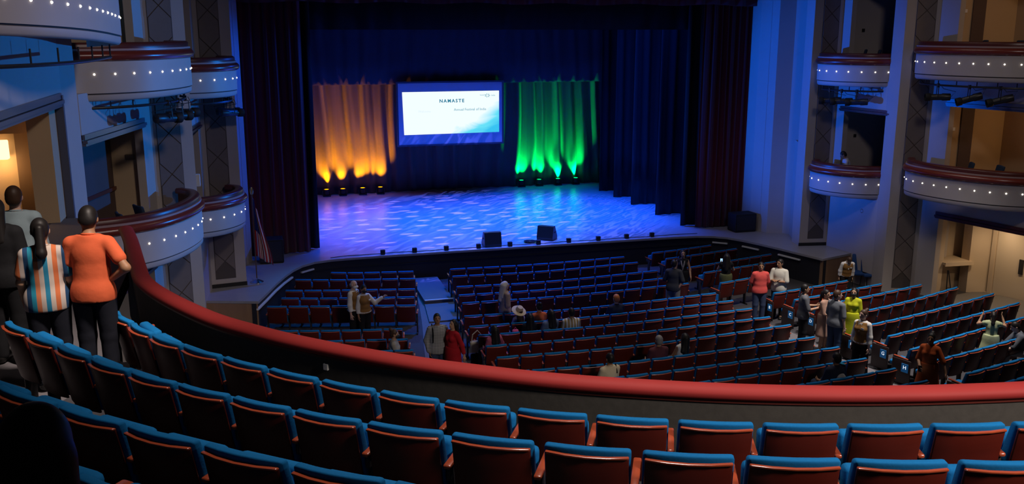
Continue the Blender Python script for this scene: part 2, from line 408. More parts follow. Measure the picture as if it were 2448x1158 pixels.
# ================================================================== curtains
def curtain(name, x0, x1, y, z0, z1, waves, amp, m, parent=None, seed=0, n=None, taper=0.0, hem=0.0, flat=0.0):
    rnd = random.Random(seed); n = n or int(waves * 10) + 2; mb = MB(); NZ = 7
    ph = [rnd.uniform(0, 6.28) for _ in range(4)]; v = []
    for j in range(NZ):
        tz = j / (NZ - 1); z = z0 + (z1 - z0) * tz
        for i in range(n):
            t = i / (n - 1); x = x0 + (x1 - x0) * t
            tt = t + 0.010 * math.sin(3.1 * tz + ph[2] + 9 * t)
            wv = math.sin(2*math.pi*waves*tt + ph[0]) + 0.45*math.sin(2*math.pi*waves*1.7*tt + ph[1]) + 0.3*math.sin(2*math.pi*waves*0.37*tt + ph[3])
            a = amp * (1 - taper * tz)
            v.append((x, y + a * wv, z + (hem * math.sin(40*t + ph[1]) if j == 0 else 0)))
    f = [(j*n+i, j*n+i+1, (j+1)*n+i+1, (j+1)*n+i) for j in range(NZ-1) for i in range(n-1)]
    mb.add(v, f)
    o = obj(name, mb, m, parent, smooth=True)
    md = o.modifiers.new('cloth_thickness', 'SOLIDIFY'); md.thickness = 0.012
    return o
tag(curtain('house_curtain', -0.1, 1.85, 31.0, ZS+0.03, 12.5, 8, 0.045, redvel, seed=1), 'dark red velvet house curtain gathered beside the flag', 'curtain', 'red house curtains')
tag(curtain('house_curtain', 2*AX-1.85, 2*AX+0.1, 31.0, ZS+0.03, 12.5, 8, 0.045, redvel, seed=2), 'dark red velvet house curtain gathered beside the tall black loudspeaker cabinet', 'curtain', 'red house curtains')
tag(curtain('valance', -0.1, 2*AX+0.1, 30.75, 9.06, 12.5, 34, 0.06, redvel, seed=3, hem=0.03), 'long red velvet valance across the top of the stage opening', 'curtain')
tag(curtain('masking_border', -0.1, 2*AX+0.1, 32.2, 8.22, 13, 20, 0.04, blkvel, seed=4), 'black masking border hanging behind the red valance', 'curtain')
LEGS = [31.5, 33.7, 36.1, 38.0, 39.7]
WHICH = ['nearest the red curtain', 'second from the red curtain', 'third from the red curtain', 'fourth from the red curtain', 'farthest upstage']
for i, y in enumerate(LEGS):
    tag(curtain('masking_drape', 2*AX-2.2+(-0.03*i), 2*AX+1.6, y, ZS+0.02, 12.5, 8, 0.05, blkvel, seed=10+i), 'black velour leg drape on the right of the stage, ' + WHICH[i], 'curtain', 'black stage legs')
tag(curtain('masking_drape', -1.2, 2.18, 31.5, ZS+0.02, 12.5, 8, 0.05, blkvel, seed=20), 'black velour leg drape beside the amber curtain on the left of the stage', 'curtain', 'black stage legs')
tag(curtain('upstage_border', 0.5, 17.6, 40.25, 5.94, 12, 26, 0.03, mat('blue_black_velour', (0.035, 0.035, 0.045), 0.9), seed=5, n=300), 'dark blue-lit border drape above the amber and green curtains', 'curtain')
tag(curtain('back_curtain', 0.5, 17.6, 42.14, ZS+0.02, 7.6, 25, 0.09, bckvel, seed=6, n=420), 'tall pleated back curtain lit amber and green from the floor', 'curtain')

# ================================================================== side walls, piers and boxes
def side(s):
    X = lambda d: AX + s*d
    P = lambda pts: [(X(d), y) for d, y in pts]
    sn = 'right' if s > 0 else 'left'
    wl = thing('wall_' + sn, f'{sn} side wall of the hall with tall cream piers and box openings', 'wall', (X(10.4), 24, 0), kind='structure')
    TOP = 13.5
    obj('proscenium_pilaster', MB().prism(P([(8.95,30.35),(9.20,29.55),(9.72,29.35),(9.95,28.9),(11.2,28.9),(11.2,31.3),(8.95,31.3)]), ZS, TOP), cream, wl)
    obj('pilaster_bead', MB().prism(P([(9.06,29.97),(9.09,29.87),(9.13,29.9),(9.10,29.98)]), ZS, TOP), cream, wl)
    obj('slot_block', MB().prism(P([(9.85,29.1),(9.42,28.1),(10.9,28.0),(10.9,29.1)]), ZS, 4.4), cream, wl)
    obj('slot_back', MB().prism(P([(10.75,28.0),(10.95,28.0),(10.95,29.1),(10.75,29.1)]), 4.4, TOP), darkwall, wl)
    piers = []
    for name, poly, fa, fb, z0 in (('pier', [(9.14,27.35),(9.3,28.05),(11.2,28.05),(11.2,27.2),(10.1,27.2)], (9.14,27.35), (10.1,27.2), ZS),
                                   ('pier', [(10.16,24.2),(10.3,24.9),(12.2,24.9),(12.2,23.85),(11.08,23.85)], (10.16,24.2), (11.08,23.85), 0.0)):
        pr = obj(name, MB().prism(P(poly), z0, TOP), cream, wl); piers.append(pr)
        a = np.array((X(fa[0]), fa[1])); b = np.array((X(fb[0]), fb[1])); tdir = (b-a)/np.linalg.norm(b-a)
        nrm = np.array((0.0, -1.0)); nrm = nrm - tdir*np.dot(nrm, tdir); nrm /= np.linalg.norm(nrm)
        L = np.linalg.norm(b-a); u0, u1 = 0.30*L, 0.88*L
        def slab(q0, q1, z0_, z1_, o0, o1):
            c = [a+tdir*q0+nrm*o0, a+tdir*q1+nrm*o0, a+tdir*q1+nrm*o1, a+tdir*q0+nrm*o1]
            return MB().prism([tuple(k) for k in c], z0_, z1_)
        obj('panel_backing', slab(u0, u1, z0+0.25, TOP-0.2, -0.01, 0.006), groove, pr)
        W = u1 - u0; pitch = 1.0; gap = 0.011
        # lozenge tiles between crossing grooves
        zz = z0 + 0.27; k = 0
        def tile(poly2):
            v = []
            for q, z in poly2:
                p = a + tdir*q + nrm*0.003; v.append((p[0], p[1], z))
            for q, z in poly2:
                p = a + tdir*q + nrm*0.022; v.append((p[0], p[1], z))
            n = len(poly2)
            f = [tuple(range(n-1,-1,-1)), tuple(range(n, 2*n))] + [(i, (i+1)%n, (i+1)%n+n, i+n) for i in range(n)]
            return MB().add(v, f)
        rh = W / 2
        proto = None
        while zz + pitch < TOP - 0.2:
            zc = zz + pitch/2; g2 = gap*1.4; cx = (u0+u1)/2
            shapes = [[(u0+gap, zc-rh+g2),(cx-g2, zc),(u0+gap, zc+rh-g2)],
                      [(u1-gap, zc+rh-g2),(cx+g2, zc),(u1-gap, zc-rh+g2)],
                      [(cx, zc+g2),(u1-gap-g2, zc+rh),(u1-gap-g2, zc+pitch-rh),(cx, zc+pitch-g2),(u0+gap+g2, zc+pitch-rh),(u0+gap+g2, zc+rh)]]
            if proto is None:
                proto = []
                for sh in shapes: proto.append(obj('tile', tile(sh), taupe, pr))
                zp = zz
            else:
                for q in proto:
                    c = q.copy(); COL.objects.link(c); c.parent = pr; c.location = (q.location.x, q.location.y, q.location.z + zz - zp)
            zz += pitch
        obj('skirting', slab(-0.01, L+0.03, z0, z0+0.11, -0.01, 0.02), black, pr)
    # bay walls, as bands around the openings
    def band(a, b, z0, z1, t=0.18, name='wall_band', m=cream):
        ax, ay = X(a[0]), a[1]; bx, by = X(b[0]), b[1]
        return obj(name, MB().prism([(ax, ay), (bx, by), (bx + s*t, by), (ax + s*t, ay)], z0, z1), m, wl)
    def lerp(a, b, t): return (a[0]+(b[0]-a[0])*t, a[1]+(b[1]-a[1])*t)
    A1, B1 = (10.1, 27.2), (10.35, 24.7)
    band(A1, lerp(A1, B1, .16), 0, TOP)
    band(lerp(A1, B1, .16), B1, 0, 3.1); band(lerp(A1, B1, .16), B1, 5.66, 6.66); band(lerp(A1, B1, .16), B1, 9.6, TOP)
    A2, B2 = (11.08, 23.85), (11.95, 19.6)
    j = 0.15
    band(A2, lerp(A2, B2, j), 0, TOP)
    band(lerp(A2, B2, j), B2, 2.72, 3.5); band(lerp(A2, B2, j), B2, 6.06, 7.0); band(lerp(A2, B2, j), B2, 9.9, TOP)
    # header mouldings
    def header(a, b, z, m, h=0.16, drop=0.0, name='header_moulding'):
        ax, ay = X(a[0]), a[1]; bx, by = X(b[0]), b[1]
        for o0, zz0, zz1 in ((0.05, z+h*0.55, z+h), (0.09, z+h*0.22, z+h*0.5), (0.06, z, z+h*0.2)):
            obj(name, MB().prism([(ax - s*o0, ay), (bx - s*o0, by), (bx + s*0.02, by), (ax + s*0.02, ay)], zz0, zz1), m, wl)
    header(lerp(A1, B1, .1), B1, 5.6, mahogd); header(lerp(A2, B2, j-.02), B2, 6.0, mat('navy_gloss_trim', (0.10, 0.10, 0.14), 0.3), h=0.22); header(lerp(A2, B2, j-.02), B2, 2.62, mahogd, h=0.2)
    # rooms behind the openings
    def room(d0, d1, y0, y1, z0, z1, mwall, mend, mfloor=carpet, dn=None):
        t = 0.06; dn = dn or d0
        obj('room_floor', MB().prism(P([(dn,y0),(d1,y0),(d1,y1),(d0,y1)]), z0-0.1, z0), mfloor, wl)
        obj('room_ceiling', MB().prism(P([(dn,y0),(d1,y0),(d1,y1),(d0,y1)]), z1, z1+0.1), mwall, wl)
        obj('room_back_wall', MB().prism(P([(d1,y0),(d1+t,y0),(d1+t,y1),(d1,y1)]), z0, z1), mwall, wl)
        obj('room_end_wall', MB().prism(P([(d0,y1),(d1,y1),(d1,y1+t),(d0,y1+t)]), z0, z1), mend, wl)
        obj('room_end_wall', MB().prism(P([(dn,y0-t),(d1,y0-t),(d1,y0),(dn,y0)]), z0, z1), mwall, wl)
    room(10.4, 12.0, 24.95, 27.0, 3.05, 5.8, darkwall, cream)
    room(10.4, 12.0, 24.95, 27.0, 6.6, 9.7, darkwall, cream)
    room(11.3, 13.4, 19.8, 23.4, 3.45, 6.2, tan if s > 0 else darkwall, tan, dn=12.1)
    room(11.3, 13.4, 19.8, 23.4, 6.95, 10.0, tan, tan, dn=12.1)
    obj('pier', MB().prism(P([(11.95,19.5),(12.05,20.1),(13.8,20.1),(13.8,18.95),(12.12,18.95)]), 0.0, TOP), cream, wl)
    return wl, X, P, band, lerp, header, room
WR = side(1); WL = side(-1)

# ------------------------------------------------------------------ opera boxes
BOX1 = [(9.40,27.25),(9.12,26.95),(9.05,26.4),(9.2,25.85),(9.5,25.4),(9.9,25.1),(10.45,24.92)]
BOX2 = [(10.45,23.95),(10.12,23.5),(10.02,22.8),(10.16,22.0),(10.45,21.25),(10.85,20.65),(11.4,20.25),(12.05,20.0)]
BOXES = {}
def opera_box(s, pts, zb, h, label, key, pitch=0.40, dz=None, floor_poly=True, first=0.22, dotf=0.60):
    X = lambda d: AX + s*d
    path = catmull([(X(p[0]), p[1]) for p in pts], 8); nn = normals(path, -s)
    dzz = None
    if dz:
        sl = arclen(path); dzz = [dz[0] + (dz[1]-dz[0]) * q / sl[-1] for q in sl]
    mid = path[len(path)//2]
    t = thing('opera_box', label, 'opera box', (mid[0], mid[1], zb), group='opera boxes on the side walls')
    zt = zb + h
    obj('front_panel', MB().sweep(path, [(0, zb), (0, zt), (-0.07, zt), (-0.07, zb)], nn, dzz), boxcream, t, smooth=50)
    obj('reveal', MB().sweep(path, [(-0.03, zb-0.03), (-0.03, zb), (-0.07, zb), (-0.07, zb-0.03)], nn, dzz), groove, t, smooth=50)
    obj('lower_moulding', MB().sweep(path, [(-0.055, zb-0.16), (-0.02, zb-0.12), (-0.015, zb-0.03), (-0.09, zb-0.03), (-0.09, zb-0.16)], nn, dzz), boxcream, t, smooth=50)
    circ = [(-0.03 + 0.115*math.cos(a), zt + 0.10 + 0.103*math.sin(a)) for a in np.linspace(-math.pi/2, math.pi/2, 9)] + [(-0.14, zt+0.203), (-0.14, zt-0.003)]
    obj('handrail', MB().sweep(path, circ, nn, dzz), mahog, t, smooth=50)
    obj('ledge', MB().sweep(path, [(0.01, zt+0.203), (0.01, zt+0.245), (-0.15, zt+0.245), (-0.15, zt+0.203)], nn, dzz), ledge, t, smooth=50)
    cap = [(-0.03, zt+0.245), (-0.025, zt+0.33), (-0.06, zt+0.365), (-0.22, zt+0.365), (-0.25, zt+0.33), (-0.25, zt+0.245)]
    obj('top_cap', MB().sweep(path, cap, nn, dzz), mahogd, t, smooth=50)
    obj('inner_lining', MB().sweep(path, [(-0.075, zb), (-0.075, zt+0.245), (-0.18, zt+0.245), (-0.18, zb)], nn, dzz), mahogd, t, smooth=50)
    if floor_poly:
        inner = [(p[0]-n[0]*0.05, p[1]-n[1]*0.05) for p, n in zip(path, nn)]
        obj('box_floor', MB().prism(inner, zb-0.13, zb-0.02), carpet, t)
    sl = arclen(path); L = first; k = 0
    proto = None
    while L < sl[-1] - 0.05:
        (px, py), (tx, ty) = at_len(path, sl, L)
        nx, ny = (-ty*-s, tx*-s)
        h_ = (dz[0] + (dz[1]-dz[0])*L/sl[-1]) if dz else 0
        c = (px + nx*0.004, py + ny*0.004, zb + h*dotf + h_)
        if proto is None:
            m_ = MB().ball((0,0,0), 0.020, 8, 6).mesh('stud_light', led, True)
            proto = m_
        o = link('stud_light', proto, t); o.location = Vector(c) - t.location
        L += pitch; k += 1
    BOXES[key] = (t, path, nn, sl, zb, h)
    return t
opera_box(1, BOX1, 3.10, 0.52, 'lower curved box on the right, closest to the stage, man in white shirt inside', 'R1l')
opera_box(1, BOX1, 6.63, 0.50, 'upper curved box on the right, closest to the stage', 'R1u')
opera_box(-1, BOX1, 3.06, 0.54, 'lower curved box on the left, closest to the stage', 'L1l')
opera_box(-1, BOX1, 6.66, 0.50, 'upper curved box on the left, closest to the stage', 'L1u')
opera_box(1, BOX2, 3.50, 0.56, 'lower curved box on the right above the lit doorway', 'R2l')
opera_box(1, BOX2, 6.97, 0.56, 'upper curved box on the right, second from the stage', 'R2u')
opera_box(-1, BOX2, 3.42, 0.66, 'lower curved box on the left behind the orange polo shirt', 'L2l')
opera_box(-1, BOX2, 6.98, 0.62, 'upper curved box on the left, second from the stage', 'L2u')
# third box on the left: its front runs past the upper corner of the picture
def pol(u, depth):
    p, q = R(12.8), R(15.9); l = (u-1224)/2230.0*depth
    return (AX - (l*math.cos(q) + depth*math.sin(q)*1.0), -l*math.sin(q) + depth*math.cos(q))
BOX3 = [(pol(318,18.2)[0]+0.6, pol(318,18.2)[1]+0.1), pol(309,17.2), pol(300,16.2), pol(272,15.0), pol(228,13.9), pol(150,12.9), pol(40,12.1), pol(-110,11.4)]
opera_box(-1, BOX3, 8.10, 0.62, 'nearest box at the top left, cut by the picture edge', 'L3u', pitch=0.42, dz=(-0.05, 0.22), floor_poly=False, dotf=0.50)

# ------------------------------------------------------------------ left bay beside the balcony
wl, X, P, band, lerp, header, room = WL
A3, B3 = (12.12, 18.95), (12.25, 12.2)
band(A3, lerp(A3, B3, .045), 3.0, 13.5); band(lerp(A3, B3, .045), B3, 6.95, 8.6)
navy = MATS['navy_gloss_trim']
header(lerp(A3, B3, .04), B3, 6.85, navy, h=0.24)
obj('jamb_moulding', MB().prism(P([(12.06,18.74),(12.06,18.62),(12.2,18.62),(12.2,18.74)]), 3.5, 7.05), navy, wl)
room(12.35, 13.75, 12.0, 18.6, 4.83, 7.4, tan, tan)
obj('room_soffit', MB().prism(P([(12.60,18.25),(13.75,18.25),(13.75,18.6),(12.60,18.6)]), 6.42, 7.4), tan, wl)
obj('room_pilaster', MB().prism(P([(12.2,18.0),(12.58,18.0),(12.58,18.6),(12.2,18.6)]), 4.83, 7.4), tan, wl)
obj('dark_recess_slab', MB().prism(P([(12.60,18.5),(12.90,18.5),(12.90,18.6),(12.60,18.6)]), 4.83, 6.40), mat('recess_shade_brown', (0.16, 0.10, 0.06), 0.8), wl)  # raised slab; the darkness of a recess is put into its colour
def sconce(s, d, y, z, label, energy=14, nx=-1, ny=0, hgt=0.34):
    """paper-shaded wall lamp with its own bulb; (nx, ny) is the way it faces, nx towards the hall axis"""
    X = lambda d_: AX + s*d_
    t = thing('wall_sconce', label, 'lamp', (X(d), y, z), group='box wall sconces')
    shade = emis('sconce_paper_shade', (1.0, 0.62, 0.28), 2.6)
    fx, fy = s*nx*-1 if False else (-s if nx else 0), ny
    bx, by = X(d) + fx*0.09, y + fy*0.09
    obj('shade', MB().rbox(0.16 if nx else 0.24, 0.24 if nx else 0.16, hgt, 0.02, (bx, by, z)), shade, t)
    obj('back_plate', MB().rbox(0.02 if nx else 0.12, 0.12 if nx else 0.02, 0.14, 0.004, (X(d) + fx*0.008, y + fy*0.008, z)), whitep, t)
    l = lamp('POINT', 'sconce_bulb', (X(d) + fx*0.26, y + fy*0.26, z - 0.27), None, (1.0, 0.58, 0.24), energy, shadow_soft_size=0.08)
    l.parent = t; l.location = Vector(l.location) - t.location
    return t
sconce(-1, 13.12, 18.52, 6.12, 'lit paper wall sconce at the left edge above the man in pale blue', 12, nx=0, ny=-1)
sconce(1, 13.38, 21.2, 5.75, 'lit paper wall sconce in the lower right box', 14)
sconce(1, 13.38, 20.6, 9.05, 'lit paper wall sconce in the upper right box at the picture corner', 14)
sconce(-1, 12.45, 19.82, 5.7, 'unseen paper wall sconce added on the near wall of the lower left box', 12, nx=0, ny=1)  # unseen sconce, added to light the warm end wall
# lower left box: dark partition, wainscot, wall sign
obj('partition', MB().prism(P([(11.95,23.38),(12.05,23.38),(12.75,20.6),(12.65,20.6)]), 3.45, 6.2), darkwall, wl)
obj('wainscot_rail', MB().prism(P([(11.9,23.36),(11.95,23.36),(12.65,20.6),(12.6,20.6)]), 4.55, 4.63), mahogd, wl)
tag(obj('wall_sign', MB().rbox(0.20, 0.02, 0.13, 0.005, (X(11.55), 23.37, 5.30)), mat('bronze_sign', (0.14,0.09,0.05), 0.4)), 'small bronze wall sign inside the lower left box', 'sign')
tag(obj('low_cabinet', MB().rbox(0.35, 0.3, 0.95, 0.01, (X(12.35), 21.2, 3.94)), tan), 'tan half-height cabinet at the back of the lower left box', 'cabinet')
# right-hand rooms: wall plates, dark gap plates, wainscot
wr, XR, PR, bandR, lerpR, headerR, roomR = WR
for (d, y, z, lab, m) in ((11.55, 23.37, 5.3, 'lit white switch plate in the lower right box', whitep), (11.55, 23.37, 8.75, 'lit white switch plate in the upper right box', whitep),
                          (10.75, 26.97, 4.75, 'small dark switch plate in the lower right box nearest the stage', black), (10.75, 26.97, 8.2, 'small dark switch plate in the upper right box nearest the stage', black)):
    tag(obj('switch_plate', MB().rbox(0.10, 0.02, 0.10, 0.004, (XR(d), y, z)), m), lab, 'switch plate', 'box switch plates')
obj('dark_gap_plate', MB().prism(PR([(11.8,23.39),(12.25,23.39),(12.25,23.36),(11.8,23.36)]), 3.45, 6.05), darkwall, wr)  # flat plates; the dark of a door gap is put into their colour
obj('dark_gap_plate', MB().prism(PR([(11.8,23.39),(12.25,23.39),(12.25,23.36),(11.8,23.36)]), 6.95, 9.9), darkwall, wr)
for z0 in (3.05, 6.6):
    obj('wainscot_rail', MB().prism(PR([(11.9,26.6),(12.0,26.6),(12.0,24.97),(11.9,24.97)]), z0+1.08, z0+1.18), mahogd, wr)
# ground floor lobby behind the right-hand doorway
lob = mat('ivory_plaster', (0.62, 0.50, 0.36), 0.7, var=0.04, vscale=2)
Z0 = 0.05
obj('lobby_wall', MB().prism(PR([(11.35,23.85),(11.35,23.75),(13.0,23.75),(13.0,23.85)]), 0, 1.12), lob, wr)
obj('lobby_wall', MB().prism(PR([(11.35,23.6),(11.35,23.3),(11.62,23.3),(11.62,23.6)]), 0, 2.75), lob, wr)
obj('lobby_wall', MB().prism(PR([(12.55,23.6),(12.55,23.25),(13.05,23.0),(13.05,23.6)]), 0, 2.75), lob, wr)
obj('lobby_wall', MB().prism(PR([(11.35,24.1),(11.35,24.0),(13.0,24.0),(13.0,24.1)]), 0, 2.75), lob, wr)
obj('lobby_wall', MB().prism(PR([(13.05,23.4),(13.15,23.4),(13.6,20.0),(13.5,20.0)]), 0, 2.75), lob, wr)
obj('lobby_skirting', MB().prism(PR([(13.0,23.1),(13.06,23.1),(13.33,21.5),(13.27,21.5)]), 0.02, 0.22), lob, wr)
obj('lobby_ceiling', MB().prism(PR([(11.3,24.1),(13.8,24.1),(13.9,19.7),(11.9,19.7)]), 2.75, 2.85), lob, wr)
shelf = thing('wall_shelf', 'ivory built-in shelf in the lit right-hand lobby niche', 'shelf', (XR(12.1), 23.4, 1.15))
obj('board', MB().prism(PR([(11.6,23.98),(11.6,23.18),(12.6,23.12),(12.6,23.98)]), 1.12, 1.19), lob, shelf)
obj('edge', MB().prism(PR([(11.6,23.19),(11.6,23.16),(12.6,23.10),(12.6,23.13)]), 1.08, 1.2), lob, shelf)
d1 = thing('door_1', 'ivory double door standing in the lit lobby on the right', 'door', (XR(13.35), 21.5, Z0), kind='structure')
obj('door_leaf', MB().prism(PR([(13.08,22.75),(13.14,22.75),(13.30,21.6),(13.23,21.6)]), Z0, 2.6), mat('door_ivory', (0.66, 0.56, 0.42), 0.5), d1)
obj('door_frame', MB().prism(PR([(13.02,22.92),(13.12,22.92),(13.15,22.78),(13.05,22.78)]), Z0, 2.7), lob, d1)
obj('push_plate', MB().prism(PR([(13.155,21.93),(13.20,21.93),(13.22,21.80),(13.175,21.80)]), 1.05, 1.5), black, d1)
obj('door_leaf', MB().prism(PR([(13.24,21.57),(13.30,21.57),(13.46,20.4),(13.40,20.4)]), Z0, 2.6), mahogd, d1)
lamp('SPOT', 'lobby_lamp', (XR(12.45), 22.2, 2.72), (XR(12.7), 22.4, 0), (1.0, 0.70, 0.42), 75, spot_size=R(150), spot_blend=1.0, shadow_soft_size=0.08)
tag(obj('downlight', MB().lathe([(0.0,2.745),(0.07,2.745),(0.09,2.735),(0.09,2.75)], (XR(12.45), 22.2, 0), 16), emis('downlight_glow', (1.0, 0.8, 0.5), 4.0)), 'round recessed downlight in the right-hand lobby ceiling', 'lamp')
lamp('SPOT', 'lobby_lamp', (XR(12.8), 20.6, 2.72), (XR(12.5), 21.2, 0), (1.0, 0.70, 0.42), 60, spot_size=R(150), spot_blend=1.0, shadow_soft_size=0.08)  # extra lamp without fixture, added to light the wall under the shelf
stand = thing('folding_stand', 'black folded stand leaning in the right-hand lobby niche', 'stand', (XR(11.75), 23.1, Z0))
obj('leg', MB().tube([(XR(11.70),23.12,Z0),(XR(11.74),23.2,0.95)], 0.018), metalb, stand)
obj('leg', MB().tube([(XR(11.86),23.05,Z0),(XR(11.75),23.18,0.95)], 0.018), metalb, stand)
obj('brace', MB().tube([(XR(11.71),23.14,0.4),(XR(11.81),23.1,0.4)], 0.012), metalb, stand)
tag(obj('wall_ring', MB().tube([(XR(10.28)-0.02, 25.62+0.06*math.cos(a), 2.45+0.06*math.sin(a)) for a in np.linspace(0, 6.28, 15)], 0.012, 6), chrome), 'small metal ring on the wall under the lower right box', 'ring')
tag(obj('junction_box', MB().rbox(0.10, 0.14, 0.22, 0.01, (XR(10.28), 24.42, 4.42)), cream), 'pale junction box on the second right pier', 'junction box', 'pier junction boxes')
tag(obj('junction_box', MB().rbox(0.10, 0.14, 0.30, 0.01, (X(10.12), 24.3, 4.55)), whitep), 'white junction box on the second left pier', 'junction box', 'pier junction boxes')

# ------------------------------------------------------------------ lighting pipes under the upper boxes, with spotlights
def spot_unit(loc, yaw, pitch, label, drop=0.28, scale=1.0):
    t = thing('stage_spotlight', label, 'spotlight', loc, group='spotlights under the boxes')
    M = Matrix.Rotation(yaw, 4, 'Z') @ Matrix.Rotation(pitch, 4, 'X')
    off = Vector((0, 0, -drop))
    def tr(mb):
        mb.v = [tuple(M @ Vector(p) * scale + off) for p in mb.v]; return mb
    def yl(prof):   # lathe about local y
        m_ = MB().lathe(prof, (0,0,0), 14); m_.v = [(x, z, y) for x, y, z in m_.v]; return m_
    obj('barrel', tr(yl([(0.05,-0.30),(0.085,-0.29),(0.09,-0.12),(0.075,-0.10),(0.075,0.14),(0.07,0.15)])), metalb, t, local=True, smooth=40)
    obj('lens_hood', tr(yl([(0.078,0.14),(0.095,0.16),(0.095,0.27),(0.088,0.27),(0.088,0.20),(0.02,0.20)])), black, t, local=True, smooth=40)
    y_ = MB()
    y_.tube([tuple(M @ Vector((0.10,0,0))*scale + off), (0.10*math.cos(yaw), 0.10*math.sin(yaw), -0.06), (-0.10*math.cos(yaw), -0.10*math.sin(yaw), -0.06), tuple(M @ Vector((-0.10,0,0))*scale + off)], 0.012, 6)
    obj('yoke', y_, metalb, t, local=True)
    obj('clamp', MB().box(-0.03, 0.03, -0.03, 0.03, -0.07, 0.05), metalb, t, local=True)
    obj('cable', MB().tube([tuple(M @ Vector((0,-0.3,0))*scale+off), tuple(M @ Vector((0.05,-0.42,0.12))*scale+off), (0.12, -0.1, -0.1), (0.06, 0, 0.02)], 0.008, 5), black, t, local=True)
    return t
def pipe(key, label, lo, hi, hang=0.30, inset=0.18):
    t0, path, nn, sl, zb, h = BOXES[key]; n = len(path)
    i0, i1 = int(lo*n), int(hi*n)
    pts = [(path[i][0]-nn[i][0]*inset, path[i][1]-nn[i][1]*inset, zb-hang) for i in range(i0, i1)]
    t = thing('lighting_pipe', label, 'pipe', pts[len(pts)//2], group='lighting pipes under the boxes')
    obj('rail', MB().tube(pts, 0.028, 8), metalb, t)
    for i in range(0, len(pts), 6):
        obj('hanger', MB().tube([pts[i], (pts[i][0], pts[i][1], zb-0.14)], 0.014, 6), metalb, t)
    return pts
pR1 = pipe('R1u', 'black lighting pipe under the upper right box nearest the stage', 0.1, 0.97)
pR2 = pipe('R2u', 'black lighting pipe under the upper right box second from the stage', 0.12, 0.97)
pL1 = pipe('L1u', 'black lighting pipe under the upper left box nearest the stage', 0.08, 0.97)
pL2 = pipe('L2u', 'black lighting pipe under the upper left box second from the stage', 0.12, 0.97)
pL3 = pipe('L3u', 'black lighting pipe under the box at the top left corner', 0.22, 0.98, hang=0.36, inset=0.2)
def proj_u(p):
    d = Vector(p) - Vector((0,0,HC)); pi_, q = R(12.8), R(15.9)
    fw = Vector((math.sin(q)*math.cos(pi_), math.cos(q)*math.cos(pi_), -math.sin(pi_))); rt = Vector((math.cos(q), -math.sin(q), 0))
    return 1224 + 2230*d.dot(rt)/d.dot(fw)
for nm, p, us in (('R1', pR1, (1985, 2013, 2047)), ('R2', pR2, (2244, 2314, 2396)), ('L1', pL1, (560, 545)), ('L2', pL2, (447, 425, 402))):
    for k, u in enumerate(us):
        c = min(p, key=lambda q: abs(proj_u(q) - u))
        sgn = 1 if nm[0] == 'R' else -1
        tgt = Vector((AX - sgn*1.0, 33.5, 2.0)); d = tgt - Vector(c); yaw = math.atan2(-d.x, d.y)
        pit = -0.05 if nm != 'R2' else (-0.02, -0.30, -0.26)[k]
        if nm == 'R2': yaw = R(62)
        word = ['closest to the stage', 'second from the stage', 'third from the stage'][k]
        place = {'R1': 'first upper right box', 'R2': 'second upper right box', 'L1': 'first upper left box', 'L2': 'second upper left box'}[nm]
        spot_unit(c, yaw, pit, f'black stage spotlight hung under the {place}, {word}', drop=0.34, scale=1.2)
# ================================================================== projection screen
scr = thing('projection_screen', 'projection screen hung upstage showing a pale NAMASTE slide', 'screen', (8.6, 39.9, 3.3))
sx0, sx1, sz0, sz1 = 6.32, 10.92, 3.36, 5.99
obj('screen_cloth', MB().box(sx0, sx1, 39.93, 39.97, sz0, sz1), mat('screen_cloth', (0.55, 0.56, 0.60), 0.7), scr)
fr = MB(); t_ = 0.07
fr.box(sx0-t_, sx1+t_, 39.9, 40.0, sz1, sz1+t_); fr.box(sx0-t_, sx1+t_, 39.9, 40.0, sz0-t_, sz0); fr.box(sx0-t_, sx0, 39.9, 40.0, sz0, sz1); fr.box(sx1, sx1+t_, 39.9, 40.0, sz0, sz1)
obj('frame', fr, mat('screen_frame', (0.06, 0.06, 0.08), 0.6), scr)
for q in (6.9, 10.3): obj('suspension_cable', MB().tube([(q, 39.97, sz1+0.03), (q, 39.97, 12.0)], 0.006, 5), metalb, scr)
